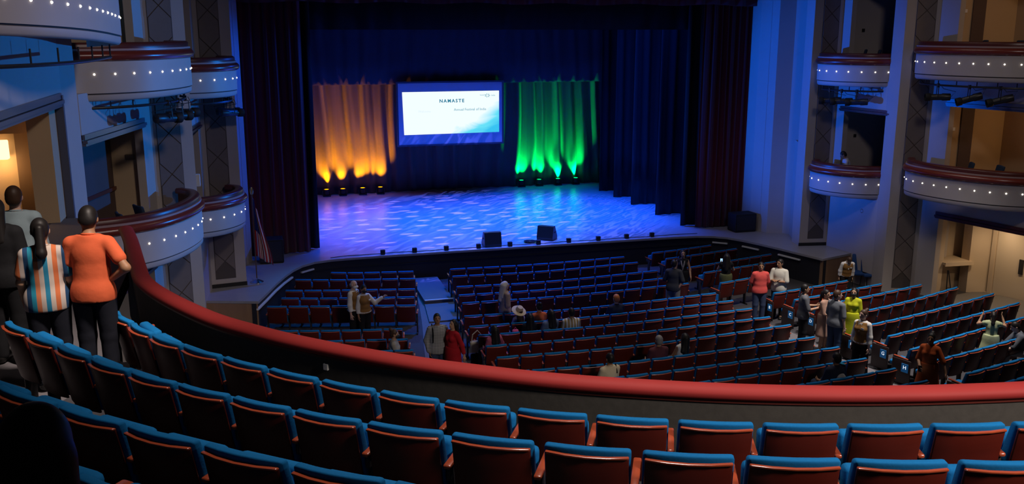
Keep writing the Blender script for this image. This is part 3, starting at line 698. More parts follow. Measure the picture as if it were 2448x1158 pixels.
def slide_mat():
    m = bpy.data.materials.new('projected_slide'); m.use_nodes = True; nt = m.node_tree; nt.nodes.remove(nt.nodes['Principled BSDF'])
    e = nt.nodes.new('ShaderNodeEmission'); e.inputs[1].default_value = 1.05
    nt.links.new(e.outputs[0], nt.nodes['Material Output'].inputs[0])
    tc = nt.nodes.new('ShaderNodeTexCoord'); sep = nt.nodes.new('ShaderNodeSeparateXYZ'); nt.links.new(tc.outputs['Generated'], sep.inputs[0])
    nz = nt.nodes.new('ShaderNodeTexNoise'); nz.inputs['Scale'].default_value = 3.0; nz.inputs['Detail'].default_value = 5; nz.inputs['Distortion'].default_value = 1.0
    nt.links.new(tc.outputs['Generated'], nz.inputs['Vector'])
    # hillside of turquoise at the lower right corner of the slide
    a = nt.nodes.new('ShaderNodeMath'); a.operation = 'MULTIPLY_ADD'; a.inputs[1].default_value = 1.9; a.inputs[2].default_value = -1.05; nt.links.new(sep.outputs[0], a.inputs[0])
    b = nt.nodes.new('ShaderNodeMath'); b.operation = 'MULTIPLY_ADD'; b.inputs[1].default_value = -1.0; nt.links.new(sep.outputs[2], b.inputs[0]); nt.links.new(a.outputs[0], b.inputs[2])
    c = nt.nodes.new('ShaderNodeMath'); c.operation = 'MULTIPLY_ADD'; c.inputs[1].default_value = 0.9; c.inputs[2].default_value = -0.38; nt.links.new(nz.outputs['Fac'], c.inputs[0])
    d = nt.nodes.new('ShaderNodeMath'); d.operation = 'ADD'; nt.links.new(b.outputs[0], d.inputs[0]); nt.links.new(c.outputs[0], d.inputs[1])
    rp = nt.nodes.new('ShaderNodeValToRGB'); E = rp.color_ramp.elements
    E[0].position = 0.05; E[0].color = (0.86, 0.96, 1.0, 1); E[1].position = 0.75; E[1].color = (0.04, 0.52, 0.85, 1)
    k = E.new(0.22); k.color = (0.55, 0.86, 1.0, 1); k = E.new(0.40); k.color = (0.13, 0.72, 0.90, 1)
    nt.links.new(d.outputs[0], rp.inputs[0]); nt.links.new(rp.outputs[0], e.inputs[0])
    m.cycles.emission_sampling = 'NONE'
    return m
px0, px1, pz0, pz1 = 6.53, 10.78, 3.80, 5.62
pic = MB().add([(px0+0.02,39.925,pz0-0.01),(px1,39.925,pz0+0.01),(px1,39.925,pz1),(px0-0.03,39.925,pz1)], [(0,1,2,3)])
pic.add([(px0+0.02,39.929,pz0-0.01),(px1,39.929,pz0+0.01),(px1,39.929,pz1),(px0-0.03,39.929,pz1)], [(3,2,1,0)])
pic = obj('projected_slide', pic, slide_mat(), scr)
def text_mesh(name, body, size, loc, m, parent, rot=(R(90), 0, 0), ext=0.003, align='CENTER', spacing=1.0, local=False, bold=0.0):
    cu = bpy.data.curves.new(name, 'FONT'); cu.body = body; cu.size = size; cu.extrude = ext; cu.align_x = align; cu.align_y = 'CENTER'; cu.space_character = spacing; cu.offset = bold
    cu.resolution_u = 2
    o = bpy.data.objects.new(name, cu); COL.objects.link(o)
    dg = bpy.context.evaluated_depsgraph_get(); me = bpy.data.meshes.new_from_object(o.evaluated_get(dg)); bpy.data.objects.remove(o)
    me.materials.clear(); me.materials.append(m)
    q = link(name, me, parent); q.rotation_euler = rot
    q.location = Vector(loc) if (local or parent is None) else Vector(loc) - wloc(parent)
    return q
ink = emis('slide_ink', (0.02, 0.20, 0.32), 1.0); ink2 = emis('slide_ink_pale', (0.10, 0.36, 0.45), 1.0); ink3 = emis('slide_ink_faint', (0.74, 0.88, 0.92), 1.0)
YT = 39.918
q = text_mesh('lettering', 'NAMASTE', 0.20, (8.66, YT, 5.21), ink, pic, spacing=1.35, bold=0.006); q.parent = pic; q.location = Vector((8.66, YT, 5.21)) - wloc(pic)
def let(body, size, x, z, m, spacing=1.0, align='CENTER'):
    q = text_mesh('lettering', body, size, (0,0,0), m, pic, spacing=spacing, align=align); q.location = Vector((x, YT, z)) - wloc(pic)
let('Annual Festival of India', 0.155, 9.47, 4.83, ink2); let('Welcome', 0.14, 7.45, 4.78, ink3); 
let('India', 0.09, 10.43, 5.42, ink2, align='LEFT'); let('festival', 0.075, 10.02, 5.44, ink2)
lg = MB()
for k in range(7):
    a = k*math.pi*2/7; c, s_ = math.cos(a), math.sin(a); cx, cz = 10.25, 5.42
    lg.add([(cx+c*0.03, YT, cz+s_*0.02), (cx+c*0.09-s_*0.018, YT, cz+s_*0.06+c*0.018), (cx+c*0.14, YT, cz+s_*0.10), (cx+c*0.09+s_*0.018, YT, cz+s_*0.06-c*0.018)], [(0,1,2,3)])
obj('emblem', lg, ink2, pic)

# ================================================================== things on the stage
def uplight(x, y, col, label, grp):
    t = thing('floor_uplight', label, 'uplight', (x, y, ZS), group=grp)
    obj('base', MB().rbox(0.34, 0.26, 0.05, 0.01, (x, y, ZS+0.025)), metalb, t)
    for q in (-1, 1): obj('yoke_arm', MB().box(x+q*0.17-0.015, x+q*0.17+0.015, y-0.03, y+0.03, ZS+0.04, ZS+0.24), metalb, t)
    obj('can', MB().lathe([(0.10,0.07),(0.135,0.10),(0.145,0.30),(0.150,0.32),(0.13,0.32)], (x, y, ZS), 16), metalb, t, smooth=40)
    obj('lens', MB().lathe([(0.0,0.322),(0.09,0.322),(0.11,0.312)], (x, y, ZS), 14), emis('uplight_lens_'+grp[:5], col, 4.0), t)
    l = lamp('SPOT', 'uplight_beam', (x, y+0.05, ZS+0.34), (x, 42.14, ZS+3.2), col, 1500, spot_size=R(70), spot_blend=1.0, shadow_soft_size=0.05)
    l.parent = t; l.location = Vector(l.location) - t.location
words = ['first', 'second', 'third', 'fourth']
for k, x in enumerate((3.30, 4.02, 4.90, 5.70)): uplight(x, 41.75, (1.0, 0.30, 0.0), f'floor uplight throwing amber on the curtain, {words[k]} from the left', 'amber uplights')
for k, x in enumerate((12.40, 13.28, 14.22, 15.12)): uplight(x, 41.9, (0.0, 1.0, 0.12), f'floor uplight throwing green on the curtain, {words[k]} from the left', 'green uplights')
def wedge(x, y, rz, label):
    t = thing('monitor_speaker', label, 'speaker', (x, y, ZS), rz, 'floor monitor speakers')
    prof = [(-0.24, 0.0), (0.24, 0.0), (0.26, 0.10), (0.02, 0.50), (-0.16, 0.50), (-0.26, 0.10)]
    mb = MB(); n = len(prof)
    mb.add([(-0.30, p, z) for p, z in prof] + [(0.30, p, z) for p, z in prof], [tuple(range(n-1,-1,-1)), tuple(range(n, 2*n))] + [(i, (i+1)%n, (i+1)%n+n, i+n) for i in range(n)])
    obj('cabinet', mb, metalb, t, local=True, bevel=0.012)
    g = MB().add([(-0.26,0.245,0.13),(0.26,0.245,0.13),(0.26,0.05,0.46),(-0.26,0.05,0.46)], [(0,1,2,3)]); g.v = [(x_, y_+0.012, z_+0.008) for x_, y_, z_ in g.v]
    obj('grille', g, black, t, local=True)
    for q in (-1, 1): obj('handle', MB().rbox(0.012, 0.14, 0.05, 0.005, (q*0.303, -0.02, 0.28)), black, t, local=True)
    return t
wedge(7.9, 30.30, 0.0, 'black stage monitor wedge facing upstage, the squarer one on the left')
wedge(10.05, 30.75, R(-38), 'black stage monitor wedge turned at an angle near the cable coil')
foot = thing('footlight', 'small black footlight box on the stage edge, first from the left', 'footlight', (4.11, 30.02, ZS), 0, 'small footlight boxes on the stage edge')
obj('case', MB().rbox(0.15, 0.12, 0.15, 0.012, (0, 0, 0.085)), black, foot, local=True)
obj('foot', MB().box(-0.06, 0.06, -0.05, 0.05, 0.0, 0.02), metalb, foot, local=True)
obj('lens', MB().rbox(0.11, 0.01, 0.10, 0.004, (0, 0.062, 0.09)), mat('smoked_lens', (0.03, 0.03, 0.05), 0.1), foot, local=True)
for k, x in enumerate((5.17, 6.25, 7.37, 8.48, 9.5, 10.61, 11.71, 12.81, 13.79)):
    c = copy_tree(foot); c.location = (x, 30.02 + (0.06 if k > 6 else 0), ZS); c['label'] = f'small black footlight box on the stage edge, {ORD[k+2]} from the left'
cab = MB().tube([(2.4,30.0,ZS+0.012)] + [(x, 30.14 + 0.03*math.sin(x*3.1), ZS+0.012) for x in np.linspace(3.0, 15.6, 60)], 0.011, 5)
tag(obj('power_cable', cab, black), 'thin black cable running along the stage edge', 'cable')
co = MB()
for k in range(4): co.tube([(9.32+(0.16+0.02*k)*math.cos(a), 30.42+(0.12+0.015*k)*math.sin(a), ZS+0.015+0.012*k) for a in np.linspace(0, 6.28, 18)], 0.011, 5)
tag(obj('cable_coil', co, black), 'black coiled cable lying beside the angled monitor wedge', 'cable')
def cabinet_speaker(x, y, w_, d_, h_, label):
    t = thing('loudspeaker_cabinet', label, 'speaker', (x, y, ZS), 0, 'black cabinets at the proscenium')
    obj('case', MB().rbox(w_, d_, h_, 0.02, (x, y, ZS+h_/2+0.02)), black, t)
    obj('grille', MB().rbox(w_-0.1, 0.02, h_-0.12, 0.005, (x, y-d_/2-0.008, ZS+h_/2+0.02)), metalb, t)
    for q in (-1, 1): obj('foot', MB().box(x+q*(w_/2-0.1)-0.03, x+q*(w_/2-0.1)+0.03, y-0.05, y+0.05, ZS, ZS+0.03), black, t)
cabinet_speaker(0.55, 30.05, 0.75, 0.6, 0.75, 'black loudspeaker cabinet on the apron behind the flag')
cabinet_speaker(17.42, 30.15, 0.85, 0.6, 0.66, 'black loudspeaker cabinet on the apron beside the right proscenium pilaster')
# flag
fl = thing('flag_on_pole', 'striped red and white flag with blue corner drooping on a pole', 'flag', (0.05, 27.55, ZS))
obj('base', MB().lathe([(0.0,0.0),(0.19,0.0),(0.19,0.02),(0.12,0.06),(0.03,0.10),(0.025,0.14)], (0.05,27.55,ZS), 20), chrome, fl, smooth=40)
obj('pole', MB().tube([(0.05,27.55,ZS+0.1),(0.05,27.55,ZS+2.62)], 0.018, 8), mat('pole_wood', (0.14,0.08,0.05), 0.4), fl)
obj('finial', MB().ball((0.05,27.55,ZS+2.72), (0.05,0.03,0.12), 10, 8), mat('gold_finial', (0.75,0.55,0.25), 0.3, metal=1.0), fl)
stars = MB(); red = MB(); wht = MB(); blu = MB()
NU, NV = 26, 40
def flagp(a, b):      # a across the cloth 0..1, b down 0..1
    z = ZS + 2.52 - b*1.72 - a*0.42*(1-0.3*b); wd = 0.10 + 0.42*b*(0.55+0.45*math.sin(2.4*b))
    fold = 0.055*math.sin(a*15 + b*1.5)*(0.4+b)
    return (0.07 + a*wd + 0.02*math.sin(a*9), 27.53 + fold - 0.03*a, z)
for i in range(NU):
    for j in range(NV):
        a0, a1, b0, b1 = i/NU, (i+1)/NU, j/NV, (j+1)/NV
        q = [flagp(a0,b0), flagp(a1,b0), flagp(a1,b1), flagp(a0,b1)]
        if b0 < 0.54 and a0 < 0.46: tgt = blu
        else: tgt = red if int(a0*13) % 2 == 0 else wht
        tgt.add(q, [(0,1,2,3)])
for nm, g, m in (('stripes', red, mat('flag_red', (0.45,0.02,0.03), 0.8)), ('white_stripes', wht, mat('flag_white', (0.7,0.68,0.66), 0.8)), ('canton', blu, mat('flag_blue', (0.02,0.03,0.16), 0.8))):
    o = obj(nm, g, m, fl, smooth=True); o.modifiers.new('thickness', 'SOLIDIFY').thickness = 0.003

# ================================================================== theatre seats
def bow(x, y, z, w=0.26, k=0.045, lean=0.20, z0=0.42):
    return (x, y + k*(x/w)**2 - (z - z0)*lean, z)
def seat_parts():
    P = {}
    th = lambda z: 0.105 - 0.10*(z-0.40)
    def up(x, y, z):            # blue upholstery: thicker low down
        zz = z - 0.012*(x/0.26)**2*(1 if z > 0.7 else 0)
        return bow(x, (y+0.0025)*(1.25 - 1.15*(z-0.40)) - 0.0025, zz)
    P['backrest'] = (MB().rbox(0.500, 0.095, 0.50, 0.022, (0, 0.045, 0.625), 3, up, (4,1,4)), bluefab)
    P['back_shell'] = (MB().rbox(0.482, 0.022, 0.47, 0.009, (0, -0.014, 0.597), 2, bow, (4,1,3)), seatred)
    P['top_lip'] = (MB().rbox(0.482, 0.034, 0.018, 0.008, (0, -0.022, 0.828), 2, bow, (4,1,1)), armwood)  # lighter than the shell: the light on its top edge is put into colour
    P['seat_cushion'] = (MB().rbox(0.465, 0.10, 0.36, 0.035, (0, 0.20, 0.53), 3, lambda x, y, z: (x, y + (z-0.4)*0.10, z), (1,1,2)), bluefab)
    P['armrest'] = (MB().rbox(0.052, 0.36, 0.030, 0.012, (0.272, 0.17, 0.615), 2, lambda x, y, z: (x, y, z + (y-0.1)*0.06)), armwood)
    P['standard'] = (MB().rbox(0.035, 0.10, 0.60, 0.006, (0.272, 0.12, 0.30), 1).rbox(0.035, 0.30, 0.05, 0.006, (0.272, 0.14, 0.025), 1).rbox(0.03, 0.26, 0.10, 0.006, (0.272, 0.15, 0.55), 1), iron)
    return P
SEATME = {}
for nm, (mb_, m_) in seat_parts().items(): SEATME[nm] = mb_.mesh(nm, m_, 45)
ARML = {'armrest': SEATME['armrest'].copy(), 'standard': SEATME['standard'].copy()}
for k_, me_ in ARML.items():
    for v_ in me_.vertices: v_.co.x -= 0.544
down = MB().rbox(0.465, 0.44, 0.10, 0.035, (0, 0.27, 0.43), 3).mesh('seat_cushion', bluefab, 45)
endp = MB().rbox(0.03, 0.46, 0.56, 0.01, (0,0,0), 2).mesh('end_panel', mat('dark_end_panel', (0.025, 0.012, 0.011), 0.5), 45)
platem = MB().rbox(0.012, 0.17, 0.20, 0.004, (0,0,0), 1).mesh('row_plate', plateb)
def make_seat(name, loc, rz, label, cat, group, sx=1.0, left_arm=False, seat_down=False, sz=1.0):
    t = thing(name, label, cat, loc, rz, group); t.scale = (sx, 1.0, sz)
    for nm in ('backrest', 'back_shell', 'top_lip', 'armrest', 'standard'): link(nm, SEATME[nm], t)
    link('seat_cushion', down if seat_down else SEATME['seat_cushion'], t)
    if left_arm:
        for nm in ('armrest', 'standard'): link(nm, ARML[nm], t)
    return t
TOPY = -0.045          # plan offset of the back's top edge from the seat origin
def seat_row(path3, n, ztop_of, name, labf, cat, group, frac=1.0, left_arm=True, hook=None):
    """n seats spread between the two ends of the row's top edge; path3 is the plan polyline"""
    path = catmull(path3, 10); s = arclen(path); pitch = s[-1] / n
    for k in range(n):
        (x, y), (tx, ty) = at_len(path, s, (k + 0.5) * pitch)
        rz = math.atan2(ty, tx); nx, ny = -ty, tx      # facing the stage
        zt = ztop_of(x, y)
        t = make_seat(name, (x - nx*TOPY, y - ny*TOPY, zt - 0.875), rz, labf(k), cat, group, pitch/0.544*frac, left_arm and k == 0)
        if hook: hook(k, t, pitch)
ROWS = {
'C':[((5.89,27.87),(8.70,27.74),(11.86,27.91),11),((5.78,27.00),(8.70,26.83),(11.99,27.09),12),((5.64,25.80),(8.41,25.64),(12.15,25.93),12),((5.51,24.92),(8.67,24.79),(12.25,25.05),13),
 ((5.42,24.12),(8.67,24.04),(12.42,24.30),13),((5.19,22.88),(8.46,22.72),(12.69,23.13),14),((5.07,21.77),(8.25,21.75),(12.68,22.12),14),((5.08,20.88),(8.58,20.81),(12.68,21.12),14),
 ((5.02,19.88),(8.23,19.87),(12.65,20.16),14),((5.02,18.92),(8.55,18.86),(12.69,19.28),14),((4.94,17.80),(8.13,17.72),(12.59,18.12),14),((6.68,16.74),(9.60,16.92),(12.61,17.20),11),
 ((8.19,15.92),(10.48,16.07),(12.63,16.25),8),((9.81,15.12),(11.30,15.24),(12.74,15.44),5),((11.80,14.44),(12.33,14.50),(12.79,14.55),2)],
'L':[((2.24,28.48),(3.24,28.19),(4.78,27.92),5),((1.13,27.92),(2.62,27.49),(4.69,27.05),7),((0.79,26.76),(2.28,26.38),(4.47,25.90),7),((0.64,25.99),(2.15,25.56),(4.31,25.08),7),
 ((0.23,25.26),(1.93,24.82),(4.20,24.26),7),((0.46,22.71),(1.97,22.33),(3.47,22.05),6),((1.43,21.42),(2.45,21.25),(3.43,21.03),4),((2.02,20.32),(2.69,20.19),(3.39,20.06),3)],
'R':[((12.94,28.16),(14.03,28.36),(15.45,28.69),5),((13.03,27.27),(14.36,27.56),(16.06,27.98),6),((12.82,25.90),(14.76,26.42),(16.77,26.94),8),((13.40,25.30),(14.85,25.65),(16.35,25.97),6),
 ((13.29,24.05),(14.40,24.34),(15.58,24.63),4),((14.12,22.47),(15.45,22.73),(17.01,23.09),6),((14.20,21.54),(15.84,21.90),(17.60,22.31),7),((14.30,20.71),(16.33,21.17),(18.52,21.75),8),
 ((14.14,19.56),(16.47,20.14),(19.17,21.07),10),((13.93,18.45),(16.47,19.10),(19.48,20.06),11),((14.15,17.55),(17.00,18.32),(19.29,18.98),10),((13.88,16.46),(16.04,17.14),(18.58,17.85),9),
 ((13.86,15.62),(15.37,15.98),(17.40,16.53),7),((13.76,14.63),(14.79,14.88),(16.04,15.16),4),((13.86,13.83),(14.33,13.96),(15.28,14.20),3)]}
BL = {'C': ('centre', 'centre block stalls seats'), 'L': ('left', 'left block stalls seats'), 'R': ('right', 'right block stalls seats')}
LETT = {6: 'B', 7: 'C', 8: 'D', 9: 'E', 10: 'F', 11: 'G', 12: 'H', 13: 'J', 14: 'K'}
FIRSTK = {('C', 11): 3, ('C', 12): 6, ('C', 13): 9, ('C', 14): 12}
for b, rows in ROWS.items():
    for i, (a, m, c, n) in enumerate(rows):
        bl, grp = BL[b]; k0 = FIRSTK.get((b, i), 0); tot = n + k0
        if b == 'C': lf = lambda k, i=i, k0=k0: f'Red-backed stalls seat, centre block, {ORD[i+1]} row from stage, {ORD[k+k0+1]} from the left aisle'
        elif b == 'L': lf = lambda k, i=i, n=n: f'Red-backed stalls seat, left block, {ORD[i+1]} row from stage, {ORD[n-k]} from the aisle'
        else: lf = lambda k, i=i: f'Red-backed stalls seat, right block, {ORD[i+1]} row from stage, {ORD[k+1]} from the aisle'
        def hook(k, t, pitch, b=b, i=i):
            if b == 'R' and k == 0 and i >= 4:
                e = link('end_panel', endp, t); e.location = (-0.315, 0.12, 0.32)
                pl = link('row_plate', platem, t); pl.location = (-0.336, 0.02, 0.42)
                ch = LETT.get(i+1, None)
                if ch:
                    q = text_mesh('row_letter', ch, 0.12, (-0.344, 0.02, 0.43), letter, t, rot=(R(90), 0, R(-90)), ext=0.001, local=True)
                for cch in t.children:
                    if cch.name.startswith('seat_cushion'): cch.data = down
        seat_row([a, m, c], n, lambda x, y: 0.88 + zf(x, y), 'stalls_chair', lf, 'theatre seat', grp, left_arm=True, hook=hook)

# ================================================================== the balcony in front of the camera
DR = 2.95
RAILPX = [(300,548),(312,575),(330,640),(345,672),(400,710),(500,757),(600,788),(700,813),(850,843),(1000,868),(1150,888),(1300,905),(1450,917),(1600,926),(1750,933),(1900,937),(2050,938.5),(2200,937),(2330,933),(2448,928),(2640,916),(2900,890)]
rail = [tuple(atz(u, v - 3, HC - DR)[:2]) for u, v in RAILPX]
rail = catmull(rail, 5); rn = normals(rail, 1)
zr = HC - DR
bal = thing('balcony_parapet', 'curved balcony parapet with broad red top rail sweeping across the picture', 'parapet', (rail[60][0], rail[60][1], zr-1.0))
capp = [(0.0 + 0.105*math.cos(a), zr - 0.03 + 0.068*math.sin(a)) for a in np.linspace(0, 2*math.pi, 17)[:-1]]
obj('rail_cap', MB().sweep(rail, capp, rn), redcap, bal, smooth=50)
obj('parapet_wall', MB().sweep(rail, [(-0.05, zr-1.4), (-0.05, zr-0.085), (0.07, zr-0.085), (0.07, zr-1.4)], rn), parap, bal, smooth=50)
obj('under_trim', MB().sweep(rail, [(-0.065, zr-0.105), (-0.065, zr-0.085), (-0.04, zr-0.085), (-0.04, zr-0.105)], rn), mahogd, bal, smooth=50)
sl = arclen(rail)
# where the little outlet sits
best = min(range(len(rail)), key=lambda i: abs(rail[i][0] - atz(782, 862, zr-0.25)[0]))
ob = rail[best]; nb = rn[best]
o = obj('outlet_plate', MB().rbox(0.055, 0.03, 0.065, 0.006, (0,0,0)), whitep, None, local=True)
o.location = (ob[0]-nb[0]*0.06, ob[1]-nb[1]*0.06, zr-0.19); o.rotation_euler = (0, 0, math.atan2(nb[1], nb[0])+R(90))
tag(o, 'small white outlet on the inside of the balcony parapet', 'outlet')
BROWS = [  # drop below the eye of the back's top edge, left top corners along the row, from the photograph's left
 (2.70, [(270,742),(312,772),(354,799),(435,825),(530,852),(637,880),(767,907),(905,935),(1057,958),(1235,978),(1425,994),(1621,1007),(1830,1014),(2033,1016),(2234,1015),(2432,1012),(2620,1004)]),
 (2.50, [(10,766),(67,795),(134,823),(213,856),(310,888),(421,917),(551,947),(701,979),(868,1010),(1077,1036),(1300,1061),(1535,1081),(1788,1094),(2045,1100),(2300,1104),(2560,1104)]),
 (2.32, [(-150,875),(-10,918),(136,975),(304,1015),(476,1058),(701,1112),(940,1155),(1190,1192),(1450,1220),(1720,1240),(2000,1252)]),
 (2.12, [(-420,960),(-130,1040),(180,1138),(520,1240)]),
]
steps = thing('balcony_floor', 'dark stepped balcony floor under the near seat rows', 'floor', (1, 5, 4), kind='structure')
for r_, (drop, px) in enumerate(BROWS):
    zt = HC - drop; zfl = zt - 0.875
    pts = [tuple(atz(u, v, zt)[:2]) for u, v in px]
    # smooth the picked corners a little so that neighbouring pitches agree
    sm = [pts[0]] + [tuple((np.array(pts[i-1]) + 2*np.array(pts[i]) + np.array(pts[i+1]))/4) for i in range(1, len(pts)-1)] + [pts[-1]]
    path = catmull(sm, 8); nn = normals(path, 1); s = arclen(path)
    obj('floor_step', MB().sweep(path, [(-0.35, zfl-0.9), (-0.35, zfl), (0.62 if r_ else 0.75, zfl), (0.62 if r_ else 0.75, zfl-0.9)], nn), carpet, steps)
    nseat = len(px) - 1
    for k in range(nseat):
        if r_ == 3 and k != 2 and k != 1: continue
        if r_ == 2 and k > 6: continue
        a, bpt = np.array(sm[k]), np.array(sm[k+1]); d = bpt - a; L = np.linalg.norm(d); tv = d/L
        # the corners are the left ends of the backs: a back fills about 0.88 of the pitch
        cpt = a + tv*L*0.44; nx, ny = -tv[1], tv[0]
        rowname = ['row beside the red rail', 'second row behind the red rail', 'third row behind the red rail', 'row at the lower left picture corner'][r_]
        make_seat('balcony_chair', (cpt[0]-nx*TOPY, cpt[1]-ny*TOPY, zfl), math.atan2(tv[1], tv[0]), f'Blue-topped balcony seat, {rowname}, {ORD[k+1]} from the left end', 'theatre seat', 'balcony seats', 0.88*L/0.50, k == 0)
# aisle floor beside the balcony on the left
sa = MB().prism([(-1.75,14.0),(-1.75,11.5),(-1.5,10.0),(-1.75,9.1),(-2.1,8.3),(-3.0,7.2),(-3.6,9.0),(-3.55,18.4),(-3.0,18.4)], 4.6, 4.826)
obj('side_aisle', sa, aislec, steps)
# loose chairs
def box_chair(x, y, z, rz, label, m=None, grp='loose box chairs', arm=True):
    m = m or mat('navy_chair_fabric', (0.012, 0.035, 0.085), 0.8, var=0.1, vscale=40)
    t = thing('box_chair', label, 'chair', (x, y, z), rz, grp)
    obj('seat', MB().rbox(0.48, 0.46, 0.09, 0.03, (0, 0.05, 0.43), 2), m, t, local=True, smooth=45)
    obj('backrest', MB().rbox(0.46, 0.07, 0.52, 0.03, (0, -0.20, 0.72), 2, lambda x_, y_, z_: (x_, y_ + 0.03*(x_/0.23)**2 - (z_-0.45)*0.22, z_), (4,1,1)), m, t, local=True, smooth=45)
    for sx_ in (-1, 1):
        for sy_ in (-1, 1): obj('leg', MB().tube([(sx_*0.21, 0.05+sy_*0.19, 0.40), (sx_*0.225, 0.05+sy_*0.215, 0.0)], 0.014, 6), metalb, t, local=True)
        if arm: obj('armrest', MB().tube([(sx_*0.255,-0.22,0.62),(sx_*0.26,0.0,0.66),(sx_*0.26,0.2,0.64),(sx_*0.25,0.24,0.42)], 0.018, 6), mahogd, t, local=True)
    return t
box_chair(AX-11.05, 21.9, 3.45, R(-60), 'dark blue chair with tall slanted back in the lower left box')
box_chair(AX-11.35, 21.2, 3.42, R(-70), 'dark blue chair low behind the rail of the lower left box')
box_chair(AX+11.2, 22.5, 3.45, R(60), 'dark blue chair in the lower right box nearest the warm wall')
box_chair(AX+11.5, 21.7, 3.45, R(70), 'dark blue chair in the middle of the lower right box')
box_chair(AX+12.0, 20.8, 3.45, R(75), 'dark blue chair at the picture edge in the lower right box')
box_chair(AX+11.2, 22.5, 6.95, R(60), 'dark blue chair in the second upper right box nearest the stage')
box_chair(AX+11.5, 21.5, 6.95, R(70), 'dark blue chair in the second upper right box, second from the stage')
for k, (d_, y_) in enumerate(((10.2, 26.5), (10.35, 26.0), (10.6, 25.6), (10.9, 25.3))):
    box_chair(AX+d_, y_, 6.62, R(55), f'dark chair in the first upper right box, {ORD[k+1]} from the stage')
box_chair(AX+10.9, 25.3, 3.07, R(60), 'dark chair beside the pier in the lower right box nearest the stage')
box_chair(AX-10.2, 25.9, 3.03, R(-60), 'dark chair in the lower left box nearest the stage')
bch = mat('royal_blue_chair', (0.01, 0.06, 0.22), 0.7, var=0.1, vscale=30)
p_ = onfloor(2052, 682); box_chair(p_.x, p_.y, p_.z, R(150), 'royal blue chair beside the stage end, half hidden behind the other', bch, 'blue chairs by the stage end', False)
p_ = onfloor(2076, 686); box_chair(p_.x, p_.y, p_.z, R(160), 'royal blue chair beside the stage end, standing clear on the right', bch, 'blue chairs by the stage end', False)
